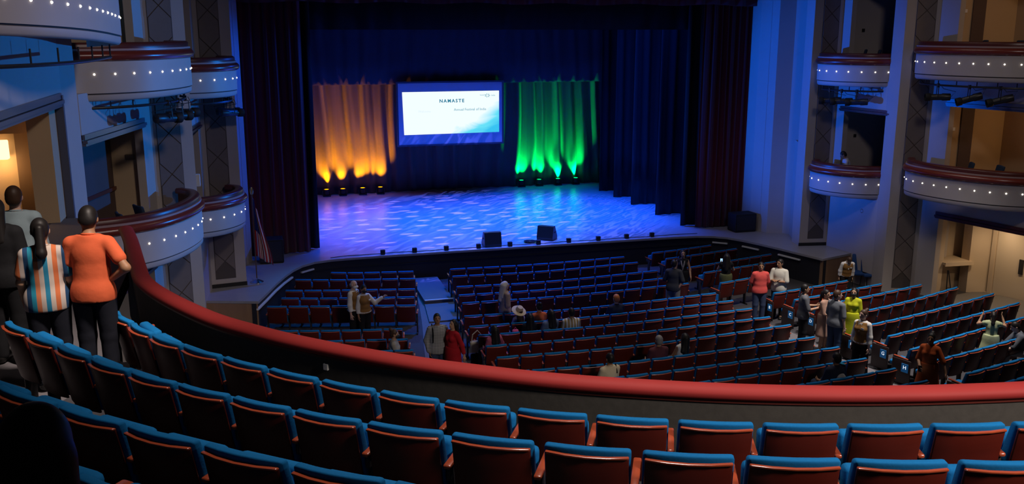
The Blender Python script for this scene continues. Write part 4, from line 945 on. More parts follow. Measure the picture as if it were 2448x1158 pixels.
# ================================================================== people
def ell(c, r, M=None, k=0.03): return ('e', np.array(c, float), np.array(r, float), None if M is None else np.array(M.to_3x3()), k)
def cap(a, b, ra, rb, k=0.025): return ('c', np.array(a, float), np.array(b, float), ra, rb, k)
def sdf_geo(prims, vox, clips=(), grow=0.0):
    """blend rounded prims into one closed surface (surface nets on a regular grid)"""
    lo = np.full(3, 1e9); hi = np.full(3, -1e9)
    for p in prims:
        if p[0] == 'e': m = p[2].max(); lo = np.minimum(lo, p[1]-m); hi = np.maximum(hi, p[1]+m)
        else:
            m = max(p[3], p[4]); lo = np.minimum(lo, np.minimum(p[1], p[2])-m); hi = np.maximum(hi, np.maximum(p[1], p[2])+m)
    lo = lo - grow - 3*vox; hi = hi + grow + 3*vox
    n = np.ceil((hi-lo)/vox).astype(int) + 1
    F = np.full(n, 0.3, np.float32)
    ax = [lo[i] + vox*np.arange(n[i]) for i in range(3)]
    for p in prims:
        if p[0] == 'e': m = p[2].max(); a = p[1]-m; b = p[1]+m
        else: m = max(p[3], p[4]); a = np.minimum(p[1], p[2])-m; b = np.maximum(p[1], p[2])+m
        k = p[-1]; pad = grow + k + 4*vox
        i0 = np.maximum(0, np.floor((a-pad-lo)/vox).astype(int)); i1 = np.minimum(n, np.ceil((b+pad-lo)/vox).astype(int)+1)
        sl = tuple(slice(i0[i], i1[i]) for i in range(3))
        G = np.stack(np.meshgrid(*[ax[i][sl[i]] for i in range(3)], indexing='ij'), -1)
        if p[0] == 'e':
            q = G - p[1]
            if p[3] is not None: q = q @ p[3]
            rr = p[2] + grow
            k0 = np.sqrt(((q/rr)**2).sum(-1)); k1 = np.sqrt(((q/(rr*rr))**2).sum(-1)) + 1e-9
            d = k0*(k0-1.0)/k1
        else:
            ab = p[2]-p[1]; L = (ab*ab).sum() + 1e-12; q = G - p[1]
            t = np.clip((q @ ab)/L, 0, 1); d = np.sqrt(((q - t[..., None]*ab)**2).sum(-1)) - (p[3] + (p[4]-p[3])*t + grow)
        f = F[sl]; h = np.clip(0.5 + 0.5*(f-d)/k, 0, 1); F[sl] = f + (d-f)*h - k*h*(1-h)
    if clips:
        G = np.stack(np.meshgrid(*ax, indexing='ij'), -1)
        for pt, nr in clips: F = np.maximum(F, ((G - np.array(pt)) @ np.array(nr)).astype(np.float32))
    S = F < 0
    c8 = [S[i:n[0]-1+i, j:n[1]-1+j, k:n[2]-1+k] for i in (0,1) for j in (0,1) for k in (0,1)]
    cnt = sum(c.astype(np.int8) for c in c8); act = (cnt > 0) & (cnt < 8)
    idx = np.full(act.shape, -1, np.int64); cells = np.argwhere(act); idx[act] = np.arange(len(cells))
    acc = np.zeros((len(cells), 3)); num = np.zeros(len(cells))
    ci, cj, ck = cells.T
    for axn in range(3):
        o = [q for q in range(3) if q != axn]
        for b0 in (0,1):
            for b1 in (0,1):
                d0 = [0,0,0]; d0[o[0]] = b0; d0[o[1]] = b1; d1 = list(d0); d1[axn] = 1
                f0 = F[ci+d0[0], cj+d0[1], ck+d0[2]]; f1 = F[ci+d1[0], cj+d1[1], ck+d1[2]]
                cr = (f0 < 0) != (f1 < 0); t = np.where(cr, f0/np.where(cr, f0-f1, 1), 0)
                P = np.tile(np.array(d0, float), (len(cells), 1)); P[:, axn] += t
                acc[cr] += P[cr]; num[cr] += 1
    V = lo + vox*(cells + acc/num[:, None])
    faces = []
    for axn in range(3):
        a = [slice(1, -1)]*3; a[axn] = slice(0, n[axn]-1)
        b = list(a); b[axn] = slice(1, n[axn])
        s0 = S[tuple(a)]; s1 = S[tuple(b)]; e = np.argwhere(s0 != s1)
        if not len(e): continue
        sg = s0[s0 != s1]; off = np.array([1,1,1]); off[axn] = 0; e = e + off
        u_, v_ = [(1,2),(2,0),(0,1)][axn]
        def cell(du, dv):
            q = e.copy(); q[:, u_] -= du; q[:, v_] -= dv; return idx[q[:,0], q[:,1], q[:,2]]
        Q = np.stack([cell(1,1), cell(0,1), cell(0,0), cell(1,0)], 1)
        Q[~sg] = Q[~sg][:, ::-1]; faces.append(Q)
    return V, np.concatenate(faces)
def sdf_obj(name, prims, m, parent, vox, clips=(), grow=0.0):
    V, Fc = sdf_geo(prims, vox, clips, grow)
    me = bpy.data.meshes.new(name); me.from_pydata(V.tolist(), [], Fc.tolist()); me.update()
    me.polygons.foreach_set('use_smooth', [True]*len(me.polygons)); me.materials.append(m)
    return link(name, me, parent)
SK = {k: mat('skin_'+k, c, 0.55, spec=0.35) for k, c in {'brown': (0.30, 0.155, 0.085), 'tan': (0.42, 0.24, 0.15), 'fair': (0.58, 0.36, 0.27), 'deep': (0.16, 0.08, 0.05)}.items()}
def cloth(name, c): return mat('cloth_'+name, c, 0.85, spec=0.15, var=0.12, vscale=9.0, bump=0.25)
HAIR = {k: mat('hair_'+k, c, 0.5, spec=0.3) for k, c in {'black': (0.010, 0.008, 0.008), 'brown': (0.05, 0.025, 0.015), 'white': (0.62, 0.58, 0.52), 'grey': (0.25, 0.24, 0.23), 'ginger': (0.55, 0.17, 0.05)}.items()}
shoe = mat('black_shoe', (0.012, 0.011, 0.011), 0.4); eyem = mat('eye_dark', (0.02, 0.012, 0.01), 0.2); lipm = mat('lip', (0.35, 0.10, 0.09), 0.5)
def rel_yaw(p, phi):
    V = Vector((p[0], p[1], 0)).normalized(); Rv = Vector((V.y, -V.x, 0)); f = -V*math.cos(R(phi)) + Rv*math.sin(R(phi))
    return math.atan2(-f.x, f.y)
HANG = ((0.16, 0.0, -1.0), (0.06, 0.16, -1.0))
def person(label, loc, rz, h=1.7, skin='brown', hair=('short', 'black'), top=None, bottom=None, arms=None, seated=False, lean=0.0, hyaw=0.0, hpitch=0.0, sway=0.0, twist=0.0,
           female=False, face=True, mask=None, vest=None, vox=0.0125, extras=None, stride=0.0, build=1.0, shoes=True, drop=0.0):
    """top = (material, sleeve 0..1, hem height, looseness); bottom = ('trousers', material, length 0..1) or ('dress'/'skirt', material, hem height, bottom radius)"""
    t = thing('person', label, 'person', loc, rz); s = h/1.70
    P = Vector((0, 0, 0.93)) if not seated else Vector((0, 0.0, 0.53/s))
    M = Matrix.Rotation(twist, 4, 'Z') @ Matrix.Rotation(-lean, 4, 'X') @ Matrix.Rotation(sway, 4, 'Y')
    T = lambda v: (P + M @ (Vector(v) - Vector((0,0,0.93)))) * s
    Mh = M @ Matrix.Rotation(hyaw, 4, 'Z') @ Matrix.Rotation(-hpitch, 4, 'X')
    nb = P + M @ (Vector((0, 0.0, 1.46)) - Vector((0,0,0.93)))
    Hd = lambda v: (nb + Mh @ (Vector(v) - Vector((0,0.0,1.46)))) * s
    bw = build; sw = 0.148 if female else 0.170
    torso = [ell(T((0,0,0.955)), np.array((0.165*bw, 0.118*bw, 0.13))*s, M), ell(T((0,0.012,1.10)), np.array(((0.125 if female else 0.145)*bw, 0.105*bw, 0.15))*s, M),
             ell(T((0,0.005,1.28)), np.array(((0.145 if female else 0.165)*bw, 0.112*bw, 0.17))*s, M), cap(T((-sw+0.02,0,1.372)), T((0,-0.005,1.405)), 0.052*s, 0.060*s, 0.03), cap(T((sw-0.02,0,1.372)), T((0,-0.005,1.405)), 0.052*s, 0.060*s, 0.03)]
    torso_n = len(torso)
    if female: torso += [ell(T((q*0.062,0.085,1.26)), np.array((0.062,0.058,0.062))*s, M) for q in (-1,1)]
    neck = [cap(T((0,-0.005,1.42)), Hd((0,0.008,1.52)), 0.056*s, 0.052*s)]
    head = [ell(Hd((0,0.008,1.598)), np.array((0.073,0.092,0.107))*s, Mh, 0.02), ell(Hd((0,0.040,1.535)), np.array((0.054,0.058,0.062))*s, Mh, 0.02),
            cap(Hd((0,0.096,1.60)), Hd((0,0.116,1.566)), 0.011*s, 0.016*s, 0.012)] + [ell(Hd((q*0.076,0.0,1.585)), np.array((0.012,0.02,0.032))*s, Mh, 0.008) for q in (-1,1)]
    legs = []; feet = []; thigh = []; calf = []
    for q in (-1, 1):
        if seated:
            hip = Vector((q*0.095, 0.02, P.z-0.01)); kn = Vector((q*0.115, 0.44, P.z+0.01)); an = Vector((q*0.115, 0.46, 0.09/s))
        else:
            st = stride*q; hip = Vector((q*0.095, 0, 0.90)); kn = Vector((q*0.10, 0.015+st*0.5, 0.49)); an = Vector((q*0.105, -0.02+st, 0.09))
        th_ = cap(hip*s, kn*s, 0.088*s*bw, 0.060*s); cf = cap(kn*s, an*s, 0.058*s, 0.040*s)
        legs += [th_, cf]; thigh.append((hip*s, kn*s)); calf.append((kn*s, an*s))
        ft = an + Vector((q*0.012, 0.15, -0.045)); feet.append((an*s, ft*s))
        legs += [cap(an*s, ft*s, 0.042*s, 0.032*s)]
    armp = []; up = []; fo = []; hands = []
    A = arms or {}
    for q, nm in ((-1, 'L'), (1, 'R')):
        ua, fa = A.get(nm, HANG)
        mir = lambda d: Vector((d[0]*q, d[1], d[2])).normalized()
        S0 = Vector((q*sw, 0, 1.368)); E0 = S0 + mir(ua)*0.285; W0 = E0 + mir(fa)*0.245; fd = mir(fa)
        ref = Vector((0, 1, 0)) if abs(fd.y) < 0.8 else Vector((0, 0, 1))
        sd = (ref - fd*ref.dot(fd)).normalized(); nr = fd.cross(sd)*q*-1
        Sp, Ep, Wp = T(S0), T(E0), T(W0)
        armp += [cap(Sp, Ep, 0.048*s, 0.040*s), cap(Ep, Wp, 0.040*s, 0.027*s)]
        up.append((Sp, Ep)); fo.append((Ep, Wp))
        hp = []
        for o in (-0.024, 0.0, 0.024): hp.append(cap(T(W0 + fd*0.01 + sd*o*0.55), T(W0 + fd*0.085 + sd*o), 0.017*s, 0.0145*s, 0.014))
        for o, L in ((-0.036, 0.058), (-0.012, 0.074), (0.012, 0.080), (0.035, 0.070)):
            b0 = W0 + fd*0.088 + sd*o; b1 = b0 + fd*L*0.55 + sd*o*0.10 + nr*0.010; b2 = b1 + fd*L*0.42 + nr*0.026
            hp += [cap(T(b0), T(b1), 0.0098*s, 0.0092*s, 0.006), cap(T(b1), T(b2), 0.0092*s, 0.0078*s, 0.006)]
        tb = W0 + fd*0.028 + sd*0.026; t1 = tb + (fd*0.55 + sd*0.75).normalized()*0.042; t2 = t1 + (fd*0.9 + sd*0.25 + nr*0.25).normalized()*0.034
        hp += [cap(T(tb), T(t1), 0.0125*s, 0.011*s, 0.008), cap(T(t1), T(t2), 0.0105*s, 0.009*s, 0.006)]
        hands += hp
    body = sdf_obj('body', torso + neck + head + legs + armp + hands, SK[skin], t, vox)
    cv = vox*1.15
    up_n = tuple(M.to_3x3() @ Vector((0,0,1)))
    hem_clip = lambda z: (tuple(T((0,0,z))), tuple(-Vector(up_n)))
    top_clip = lambda z: (tuple(T((0,0,z))), up_n)
    if bottom:
        kind = bottom[0]
        if kind == 'trousers':
            _, bm_, ln_ = bottom; pr = [torso[0]]
            for (a, b_), (c_, d_) in zip(thigh, calf):
                if ln_ <= 0.55:
                    e_ = a + (b_-a)*(ln_/0.5); pr.append(cap(a, e_, 0.096*s*bw, 0.084*s))
                else:
                    e_ = c_ + (d_-c_)*min(1, (ln_-0.5)/0.5)*0.97; pr += [cap(a, b_, 0.094*s*bw, 0.070*s), cap(c_, e_, 0.068*s, 0.058*s)]
            sdf_obj('shorts' if ln_ <= 0.55 else 'trousers', pr, bm_, t, cv, [top_clip(1.04)] if not seated else [top_clip(1.06)], 0.012)
        else:
            _, bm_, hem, rad = bottom; pr = [torso[0]]
            if seated:
                for (a, b_) in thigh: pr.append(cap(a, b_, 0.11*s, 0.10*s, 0.08))
                for (a, b_) in calf: pr.append(cap(a, a+(b_-a)*0.8, 0.10*s, 0.11*s, 0.08))
                cl = [top_clip(1.05)]
            else:
                zt_ = 1.0
                for q in (-1, 0, 1):
                    pr.append(cap(Vector((q*0.04, 0, zt_))*s, Vector((q*rad*0.45, stride*q*0.3, hem+0.05))*s, 0.12*s, rad*0.62*s, 0.09))
                cl = [((0, 0, hem*s), (0, 0, -1)), top_clip(1.06)]
            sdf_obj('skirt', pr, bm_, t, cv, cl, 0.014)
    if top:
        tm, sl_, hem, loose = top; pr = list(torso)
        if hem < 0.93 and not seated:
            pr.append(ell(T((0,0,0.90)), np.array((0.192*bw, 0.135*bw, 0.20))*s, M))
        pr.append(ell(T((0,0.004,1.10)), np.array(((0.128 if female else 0.152)*bw, 0.108*bw, 0.40))*s, M))
        for i in range(2):
            if sl_ > 0.02:
                a, b_ = up[i]; f1 = min(1.0, sl_/0.5); pr.append(cap(a, a+(b_-a)*f1, 0.050*s + loose*0.2, (0.052-0.008*f1)*s + loose*0.5))
            if sl_ > 0.55:
                a, b_ = fo[i]; f1 = min(1.0, (sl_-0.5)/0.5)*0.97; pr.append(cap(a, a+(b_-a)*f1, 0.046*s+loose*0.3, 0.034*s+loose*0.3))
        cl = [top_clip(1.452)]
        if not seated: cl.append(hem_clip(hem))
        sdf_obj('shirt', pr, tm, t, cv, cl, 0.009 + loose*0.3)
        cpt = [T((0.058*math.cos(a), 0.058*math.sin(a)*0.95-0.002, 1.452 + 0.010*math.cos(a+1.57))) for a in np.linspace(0, 6.283, 13)]
        obj('collar', MB().tube([tuple(p_) for p_ in cpt], 0.011*s, 6), tm, t, local=True, smooth=True)
    if vest:
        ve = [((tuple(T((0,0.02,1.30)))), tuple(M.to_3x3() @ Vector((0, 0.55, 0.83))))] if False else []
        pr = [torso[0], torso[1], torso[2]] + torso[torso_n:] + [cap(T((-sw*0.6,0,1.365)), T((sw*0.6,0,1.365)), 0.056*s, 0.056*s)]
        sdf_obj('vest', pr, vest, t, cv, [top_clip(1.425), hem_clip(0.90)], 0.030)
        # open neck shows the shirt: a white placket wedge
        wv = [Vector((-0.055,0.118,1.415)), Vector((0.055,0.118,1.415)), Vector((0.0,0.168,1.22))]
        wv = [T(p_ + Vector((0,0.0,0))) for p_ in wv]
        wb = [p_ - (M.to_3x3() @ Vector((0,0.05,0)))*s for p_ in wv]
        obj('shirt_front', MB().add([tuple(p_) for p_ in wv+wb], [(0,1,2),(5,4,3),(0,3,4,1),(1,4,5,2),(2,5,3,0)]), top[0] if top else whitep, t, local=True)
        bd = obj('name_badge', MB().rbox(0.07*s, 0.006, 0.045*s, 0.002, (0,0,0)), whitep, t, local=True)
        bd.location = T((-0.085 if not female else -0.09, 0.146 + (0.03 if female else 0), 1.30)); bd.rotation_euler = (M.to_euler())
    if hair:
        st, hc = hair[0], HAIR[hair[1]]
        base = [ell(Hd((0,-0.004,1.615)), np.array((0.079,0.095,0.102))*s, Mh, 0.02)]
        fn_ = tuple((Mh.to_3x3() @ Vector((0, 0.80, -0.60))).normalized())
        cl = [(tuple(Hd((0,0.058,1.625))), fn_)]
        if st == 'short': pr = base + [ell(Hd((0,-0.05,1.57)), np.array((0.068,0.045,0.06))*s, Mh, 0.02)]
        elif st == 'long': pr = base + [cap(Hd((0,-0.06,1.60)), T((0,-0.125,1.22)), 0.078*s, 0.062*s, 0.04), cap(Hd((-0.05,-0.04,1.58)), T((-0.08,-0.09,1.30)), 0.05*s, 0.04*s, 0.03), cap(Hd((0.05,-0.04,1.58)), T((0.08,-0.09,1.30)), 0.05*s, 0.04*s, 0.03)]; cl = [(tuple(Hd((0,0.050,1.60))), tuple((Mh.to_3x3() @ Vector((0, 0.95, -0.30))).normalized()))]
        elif st == 'pony': pr = base + [ell(Hd((0,-0.05,1.58)), np.array((0.066,0.05,0.06))*s, Mh, 0.02), cap(Hd((0,-0.105,1.62)), T((0.0,-0.14,1.40)), 0.035*s, 0.045*s, 0.02), cap(T((0.0,-0.14,1.40)), T((0.01,-0.13,1.22)), 0.045*s, 0.018*s, 0.02)]
        elif st == 'bun': pr = base + [ell(Hd((0,-0.05,1.58)), np.array((0.066,0.05,0.06))*s, Mh, 0.02), ell(Hd((0,-0.085,1.70)), np.array((0.045,0.045,0.04))*s, Mh, 0.015)]
        elif st == 'ring': pr = [ell(Hd((0,-0.018,1.575)), np.array((0.079,0.085,0.065))*s, Mh, 0.02)]; cl = [(tuple(Hd((0,0.02,1.6))), tuple(Mh.to_3x3() @ Vector((0,1,0)))), (tuple(Hd((0,0,1.61))), tuple(Mh.to_3x3() @ Vector((0,0,1))))]
        sdf_obj('hair', pr, hc, t, vox, cl, 0.004)
    if face:
        for q in (-1, 1):
            e_ = obj('eye', MB().ball((0,0,0), (0.0125*s, 0.007*s, 0.008*s), 8, 6), eyem, t, local=True, smooth=True); e_.location = Hd((q*0.030, 0.0915, 1.600)); e_.rotation_euler = Mh.to_euler()
            e_ = obj('eyebrow', MB().rbox(0.034*s, 0.012*s, 0.008*s, 0.003, (0,0,0)), HAIR['black'] if hair is None or hair[1] != 'white' else HAIR['grey'], t, local=True); e_.location = Hd((q*0.031, 0.0925, 1.622)); e_.rotation_euler = Mh.to_euler()
        if not mask:
            e_ = obj('mouth', MB().ball((0,0,0), (0.024*s, 0.010*s, 0.008*s), 8, 6), lipm, t, local=True, smooth=True); e_.location = Hd((0, 0.094, 1.530)); e_.rotation_euler = Mh.to_euler()
    if mask:
        sdf_obj('face_mask', [ell(Hd((0,0.050,1.545)), np.array((0.064,0.066,0.056))*s, Mh, 0.01), cap(Hd((0,0.100,1.585)), Hd((0,0.118,1.56)), 0.012*s, 0.02*s, 0.03)], mask, t, vox, [(tuple(Hd((0,0.03,1.55))), tuple(Mh.to_3x3() @ Vector((0,-1,0)))), (tuple(Hd((0,0,1.588))), tuple(Mh.to_3x3() @ Vector((0,0.0,1))))], 0.006)
    if shoes:
        for a, b_ in feet:
            sdf_obj('shoe', [cap(a + Vector((0,-0.02,-0.03))*s, b_, 0.045*s, 0.038*s)], shoe, t, 0.014, [((0,0,0.005),(0,0,-1))], 0.006)
    if extras: extras(t, T, Hd, M, Mh, s, up, fo)
    return t
def by_head(u, v, h, zfun=zf):
    z = h
    for _ in range(30):
        p = atz(u, v, z); z = zfun(p.x, p.y) + h
    p = atz(u, v, z); return Vector((p.x, p.y, z - h))
W = cloth('white', (0.62, 0.60, 0.57)); BK = cloth('black', (0.012, 0.012, 0.014)); JN = cloth('denim', (0.035, 0.05, 0.10)); VS = cloth('ochre_vest', (0.23, 0.115, 0.035)); KH = cloth('khaki', (0.36, 0.29, 0.22)); GY = cloth('grey', (0.10, 0.105, 0.12))
MW = mat('white_mask', (0.7, 0.7, 0.7), 0.7); MK = mat('black_mask', (0.012, 0.012, 0.013), 0.7)
def stand(label, u, v, h, phi, **kw):
    p = by_head(u, v, h, kw.pop('zfun', zf)); return person(label, p, rel_yaw(p, phi), h, **kw)
SEATS = {}
for o in COL.objects:
    if o.parent is None and o.name.startswith('stalls_chair'): SEATS[o] = o.location.copy()
SEATED_H = 1.27
def sit(label, u, v, phi=180, h=1.7, **kw):
    """seat the person on the stalls seat whose occupant's head would show at this place in the photo"""
    p = by_head(u, v, SEATED_H*h/1.7)
    o = min(SEATS, key=lambda q: (SEATS[q].x - p.x)**2 + (SEATS[q].y + 0.12 - p.y)**2)
    for c in o.children:
        if c.name.startswith('seat_cushion'): c.data = down
    rz = o.rotation_euler.z; base = SEATS[o]
    loc = Vector((base.x - math.sin(rz)*0.17, base.y + math.cos(rz)*0.17, base.z))
    return person(label, loc, rz + R(phi-180)*-1, h, seated=True, face=kw.pop('face', False), **kw)
LAP = ((0.10, 0.35, -1.0), (-0.25, 1.0, -0.25))
CROSS = {'L': ((0.20, 0.25, -1.0), (-1.0, 0.62, 0.10)), 'R': ((0.20, 0.25, -1.0), (-1.0, 0.75, 0.22))}
BEHIND = {'L': ((0.25, -0.25, -1.0), (-0.55, -0.35, -1.0)), 'R': ((0.25, -0.25, -1.0), (-0.55, -0.35, -1.0))}
POCK = ((0.28, -0.12, -1.0), (-0.18, 0.35, -1.0))
PHONE = ((0.30, 0.55, -0.75), (-0.35, 0.8, 0.75))
# --- ushers in the left block
stand('bald usher in ochre vest, white sleeves and white face mask, left block', 843, 671, 1.74, 62, hair=('ring', 'grey'), skin='fair', top=(W, 1.0, 0.92, 0.012), bottom=('trousers', BK, 1.0), vest=VS, mask=MW, build=1.08, hpitch=0.12)
stand('short usher in ochre vest and black mask raising an open palm, left block', 868, 682, 1.62, 32, hair=('short', 'black'), skin='brown', top=(W, 1.0, 0.92, 0.014), bottom=('trousers', BK, 1.0), vest=VS, mask=MK, build=1.12, female=True,
      arms={'L': ((0.55, 0.35, -0.8), (0.75, 0.45, 0.62)), 'R': HANG}, hpitch=0.1)
# --- couple in the left aisle
def strap(t, T, Hd, M, Mh, s, up, fo):
    obj('shoulder_strap', MB().tube([tuple(T(p)) for p in ((0.11,-0.11,1.30),(0.125,-0.02,1.47),(0.12,0.10,1.38),(0.115,0.135,1.25),(0.12,0.12,1.08))], 0.014, 6), BK, t, local=True)
stand('man in black and white plaid shirt looking up from the left aisle', 1045, 752, 1.72, 8, top=(stripes('plaid', ((0.03,0.035,0.045),(0.42,0.42,0.42),(0.06,0.065,0.08),(0.5,0.5,0.5)), 0, 16.0, axis2=2), 1.0, 0.80, 0.02), bottom=('trousers', JN, 1.0), arms={'L': POCK, 'R': POCK}, hpitch=-0.18, build=1.1, extras=strap)
stand('smiling woman with long black hair and red dress in the left aisle', 1082, 766, 1.62, -48, hair=('long', 'black'), skin='tan', top=(cloth('red', (0.36, 0.012, 0.02)), 0.9, 0.9, 0.008), bottom=('dress', MATS['cloth_red'], 0.35, 0.24), female=True, hpitch=-0.2,
      arms={'L': ((0.3, -0.3, -1.0), (0.2, -0.1, -1.0)), 'R': HANG})
stand('masked woman in olive grey top seated sideways by the left aisle', 938, 790, 1.28, 88, hair=('bun', 'brown'), skin='tan', top=(cloth('olive_grey', (0.22, 0.20, 0.16)), 0.35, 0.6, 0.01), bottom=('trousers', BK, 1.0), female=True, mask=MK, lean=0.12, arms={'L': ((0.1, 0.4, -0.9), (0.0, 1.0, -0.1)), 'R': ((0.1, 0.4, -0.9), (0.0, 1.0, -0.1))}) if False else None
p = by_head(938, 790, 1.27)
person('masked woman in olive grey top seated sideways by the left aisle', p, rel_yaw(p, 88), 1.66, seated=True, hair=('bun', 'brown'), skin='tan', top=(cloth('olive_grey', (0.26, 0.24, 0.20)), 0.35, 0.6, 0.01), bottom=('trousers', BK, 1.0), female=True, mask=MK, lean=0.06, arms={'L': ((0.1, 0.35, -0.9), (0.0, 1.0, -0.12)), 'R': ((0.1, 0.35, -0.9), (0.0, 1.0, -0.12))})
# --- centre block
stand('person with long white hair and mottled tan shirt standing among centre seats', 1207, 674, 1.68, 112, hair=('long', 'white'), skin='fair', top=(mat('cloth_mottled_tan', (0.33, 0.24, 0.20), 0.85, var=0.45, vscale=22.0, bump=0.2), 0.55, 0.80, 0.028), bottom=('trousers', KH, 1.0), build=1.08, arms={'R': HANG, 'L': POCK})
sit('woman in orange top with dark hair seated beside the straw hat', 1274, 735, 175, 1.66, hair=('bun', 'black'), top=(cloth('orange', (0.62, 0.14, 0.05)), 0.2, 0.6, 0.01), bottom=('trousers', BK, 1.0), female=True, skin='tan', arms={'L': LAP, 'R': LAP})
def straw(t, T, Hd, M, Mh, s, up, fo):
    hm = mat('straw', (0.58, 0.46, 0.30), 0.8, var=0.15, vscale=60)
    o = obj('sun_hat', MB().lathe([(0.0,0.12),(0.07,0.115),(0.095,0.06),(0.10,0.02),(0.19,-0.01),(0.195,-0.02),(0.10,0.0),(0.0,0.0)], (0,0,0), 20), hm, t, local=True, smooth=40)
    o.location = Hd((0,-0.01,1.63)); o.rotation_euler = (Mh @ Matrix.Rotation(0.5, 4, 'X')).to_euler()
sit('child in wide straw sun hat seated in the centre block', 1250, 746, 160, 1.45, hair=('long', 'brown'), top=(cloth('lilac', (0.32, 0.27, 0.42)), 0.3, 0.6, 0.01), bottom=('trousers', KH, 0.5), female=True, skin='tan', arms={'L': LAP, 'R': LAP}, extras=straw)
sit('black-haired person in black behind the orange top, eighth row', 1272, 768, 172, 1.6, hair=('long', 'black'), top=(BK, 0.5, 0.6, 0.01), bottom=('trousers', BK, 1.0), female=True, skin='brown', arms={'L': LAP, 'R': LAP})
sit('person with black hair and blue denim jacket seated next to striped shirt', 1318, 752, 160, 1.72, hair=('long', 'black'), top=(cloth('washed_denim', (0.12, 0.16, 0.25)), 1.0, 0.6, 0.02), bottom=('trousers', JN, 1.0), skin='brown', arms={'L': LAP, 'R': LAP})
sit('man in gold and white striped shirt seated in the centre block', 1374, 752, 182, 1.72, hair=('short', 'black'), top=(stripes('gold_stripe', ((0.60,0.58,0.53),(0.33,0.22,0.08)), 0, 13.0), 0.45, 0.6, 0.02), bottom=('trousers', KH, 1.0), build=1.12, arms={'L': LAP, 'R': LAP})
sit('man with ginger hair and dark navy top seated in the sixth row', 1453, 703, 178, 1.75, hair=('short', 'ginger'), skin='fair', top=(cloth('navy', (0.025, 0.03, 0.055)), 0.5, 0.6, 0.02), bottom=('trousers', JN, 1.0), build=1.1, arms={'L': LAP, 'R': LAP})
sit('woman with pink sleeve resting her head on one hand by the left aisle', 1152, 782, 165, 1.62, hair=('long', 'black'), top=(cloth('pink', (0.42, 0.10, 0.16)), 0.9, 0.6, 0.01), bottom=('trousers', BK, 1.0), female=True, skin='tan', arms={'L': LAP, 'R': ((0.5, 0.5, -0.7), (-0.2, 0.4, 1.0))})
sit('grey-haired man in maroon top seated in the tenth row', 1563, 808, 180, 1.70, hair=('short', 'grey'), skin='tan', top=(cloth('maroon', (0.11, 0.035, 0.045)), 0.5, 0.6, 0.02), bottom=('trousers', JN, 1.0), arms={'L': LAP, 'R': LAP})
sit('woman in white sleeveless top with black hair leaning aside', 1606, 800, 170, 1.66, hair=('long', 'black'), skin='brown', top=(W, 0.0, 0.6, 0.012), bottom=('trousers', JN, 1.0), female=True, sway=0.18, arms={'L': LAP, 'R': LAP})
sit('man in cream shirt with dark strap just above the red rail', 1450, 862, 172, 1.72, hair=('short', 'black'), skin='brown', top=(cloth('cream', (0.62, 0.53, 0.36)), 0.5, 0.6, 0.02), bottom=('trousers', KH, 1.0), arms={'L': LAP, 'R': LAP}, extras=strap)
def pale_cap(t, T, Hd, M, Mh, s, up, fo):
    o = obj('hanging_cap', MB().lathe([(0.0,0.09),(0.06,0.08),(0.10,0.04),(0.11,0.0),(0.0,0.0)], (0,0,0), 18), mat('pale_cap', (0.42,0.42,0.42), 0.8), t, local=True, smooth=40)
    o.location = T((0.02,-0.13,1.22)); o.rotation_euler = (R(100), 0, 0)
    q = obj('shoulder_highlight', MB().rbox(0.13, 0.10, 0.02, 0.009, (0,0,0)), cloth('highlight_blue', (0.05, 0.35, 0.55)), t, local=True); q.location = T((0.14,-0.01,1.465)); q.rotation_euler = (0, 0.25, 0)  # blue highlight on the shoulder, put in as a coloured piece
sit('man in navy with a pale cap hung on his back by the right aisle', 2013, 849, 180, 1.75, hair=('short', 'black'), skin='brown', top=(MATS['cloth_navy'], 0.5, 0.6, 0.02), bottom=('trousers', JN, 1.0), build=1.15, arms={'L': LAP, 'R': ((0.4, 0.3, -0.9), (0.1, 1.0, -0.2))}, extras=pale_cap)
# --- right of the centre, standing
stand('man in black tee and grey shorts standing with his back turned', 1612, 622, 1.76, 172, top=(cloth('charcoal', (0.035, 0.037, 0.045)), 0.45, 0.82, 0.02), bottom=('trousers', cloth('grey_shorts', (0.22, 0.21, 0.19)), 0.5), face=False, skin='tan', arms={'L': ((0.3, 0.1, -1.0), (0.0, 0.9, -0.2)), 'R': ((0.35, -0.1, -1.0), (-0.55, -0.15, -0.9))})
def lanyard(t, T, Hd, M, Mh, s, up, fo):
    obj('lanyard', MB().tube([tuple(T(p)) for p in ((-0.06,-0.03,1.46),(-0.055,0.10,1.38),(-0.02,0.175,1.22),(0.0,0.165,1.08),(0.02,0.175,1.22),(0.055,0.10,1.38),(0.06,-0.03,1.46))], 0.008, 5), mat('lanyard_cream', (0.65,0.58,0.45), 0.6), t, local=True)
stand('woman in black dress with cream lanyard facing the back of the hall', 1633, 599, 1.66, 5, hair=('long', 'black'), skin='tan', top=(BK, 0.0, 0.9, 0.006), bottom=('dress', BK, 0.25, 0.20), female=True, extras=lanyard, arms={'L': ((0.3, 0.0, -1.0), (0.1, 0.4, -0.8)), 'R': HANG})
def phone(side, bright=False):
    def f(t, T, Hd, M, Mh, s, up, fo):
        i = 0 if side == 'L' else 1; w_ = fo[i][1] + (fo[i][1]-fo[i][0]).normalized()*0.09
        o = obj('phone', MB().rbox(0.075, 0.012, 0.15, 0.005, (0,0,0)), black, t, local=True); o.location = w_; o.rotation_euler = (R(-15), 0, 0)
        o2 = obj('phone_screen', MB().rbox(0.066, 0.002, 0.13, 0.0005, (0,-0.0075,0)), emis('phone_screen', (0.35,0.65,1.0), 1.6 if bright else 0.4), o, local=True)
    return f
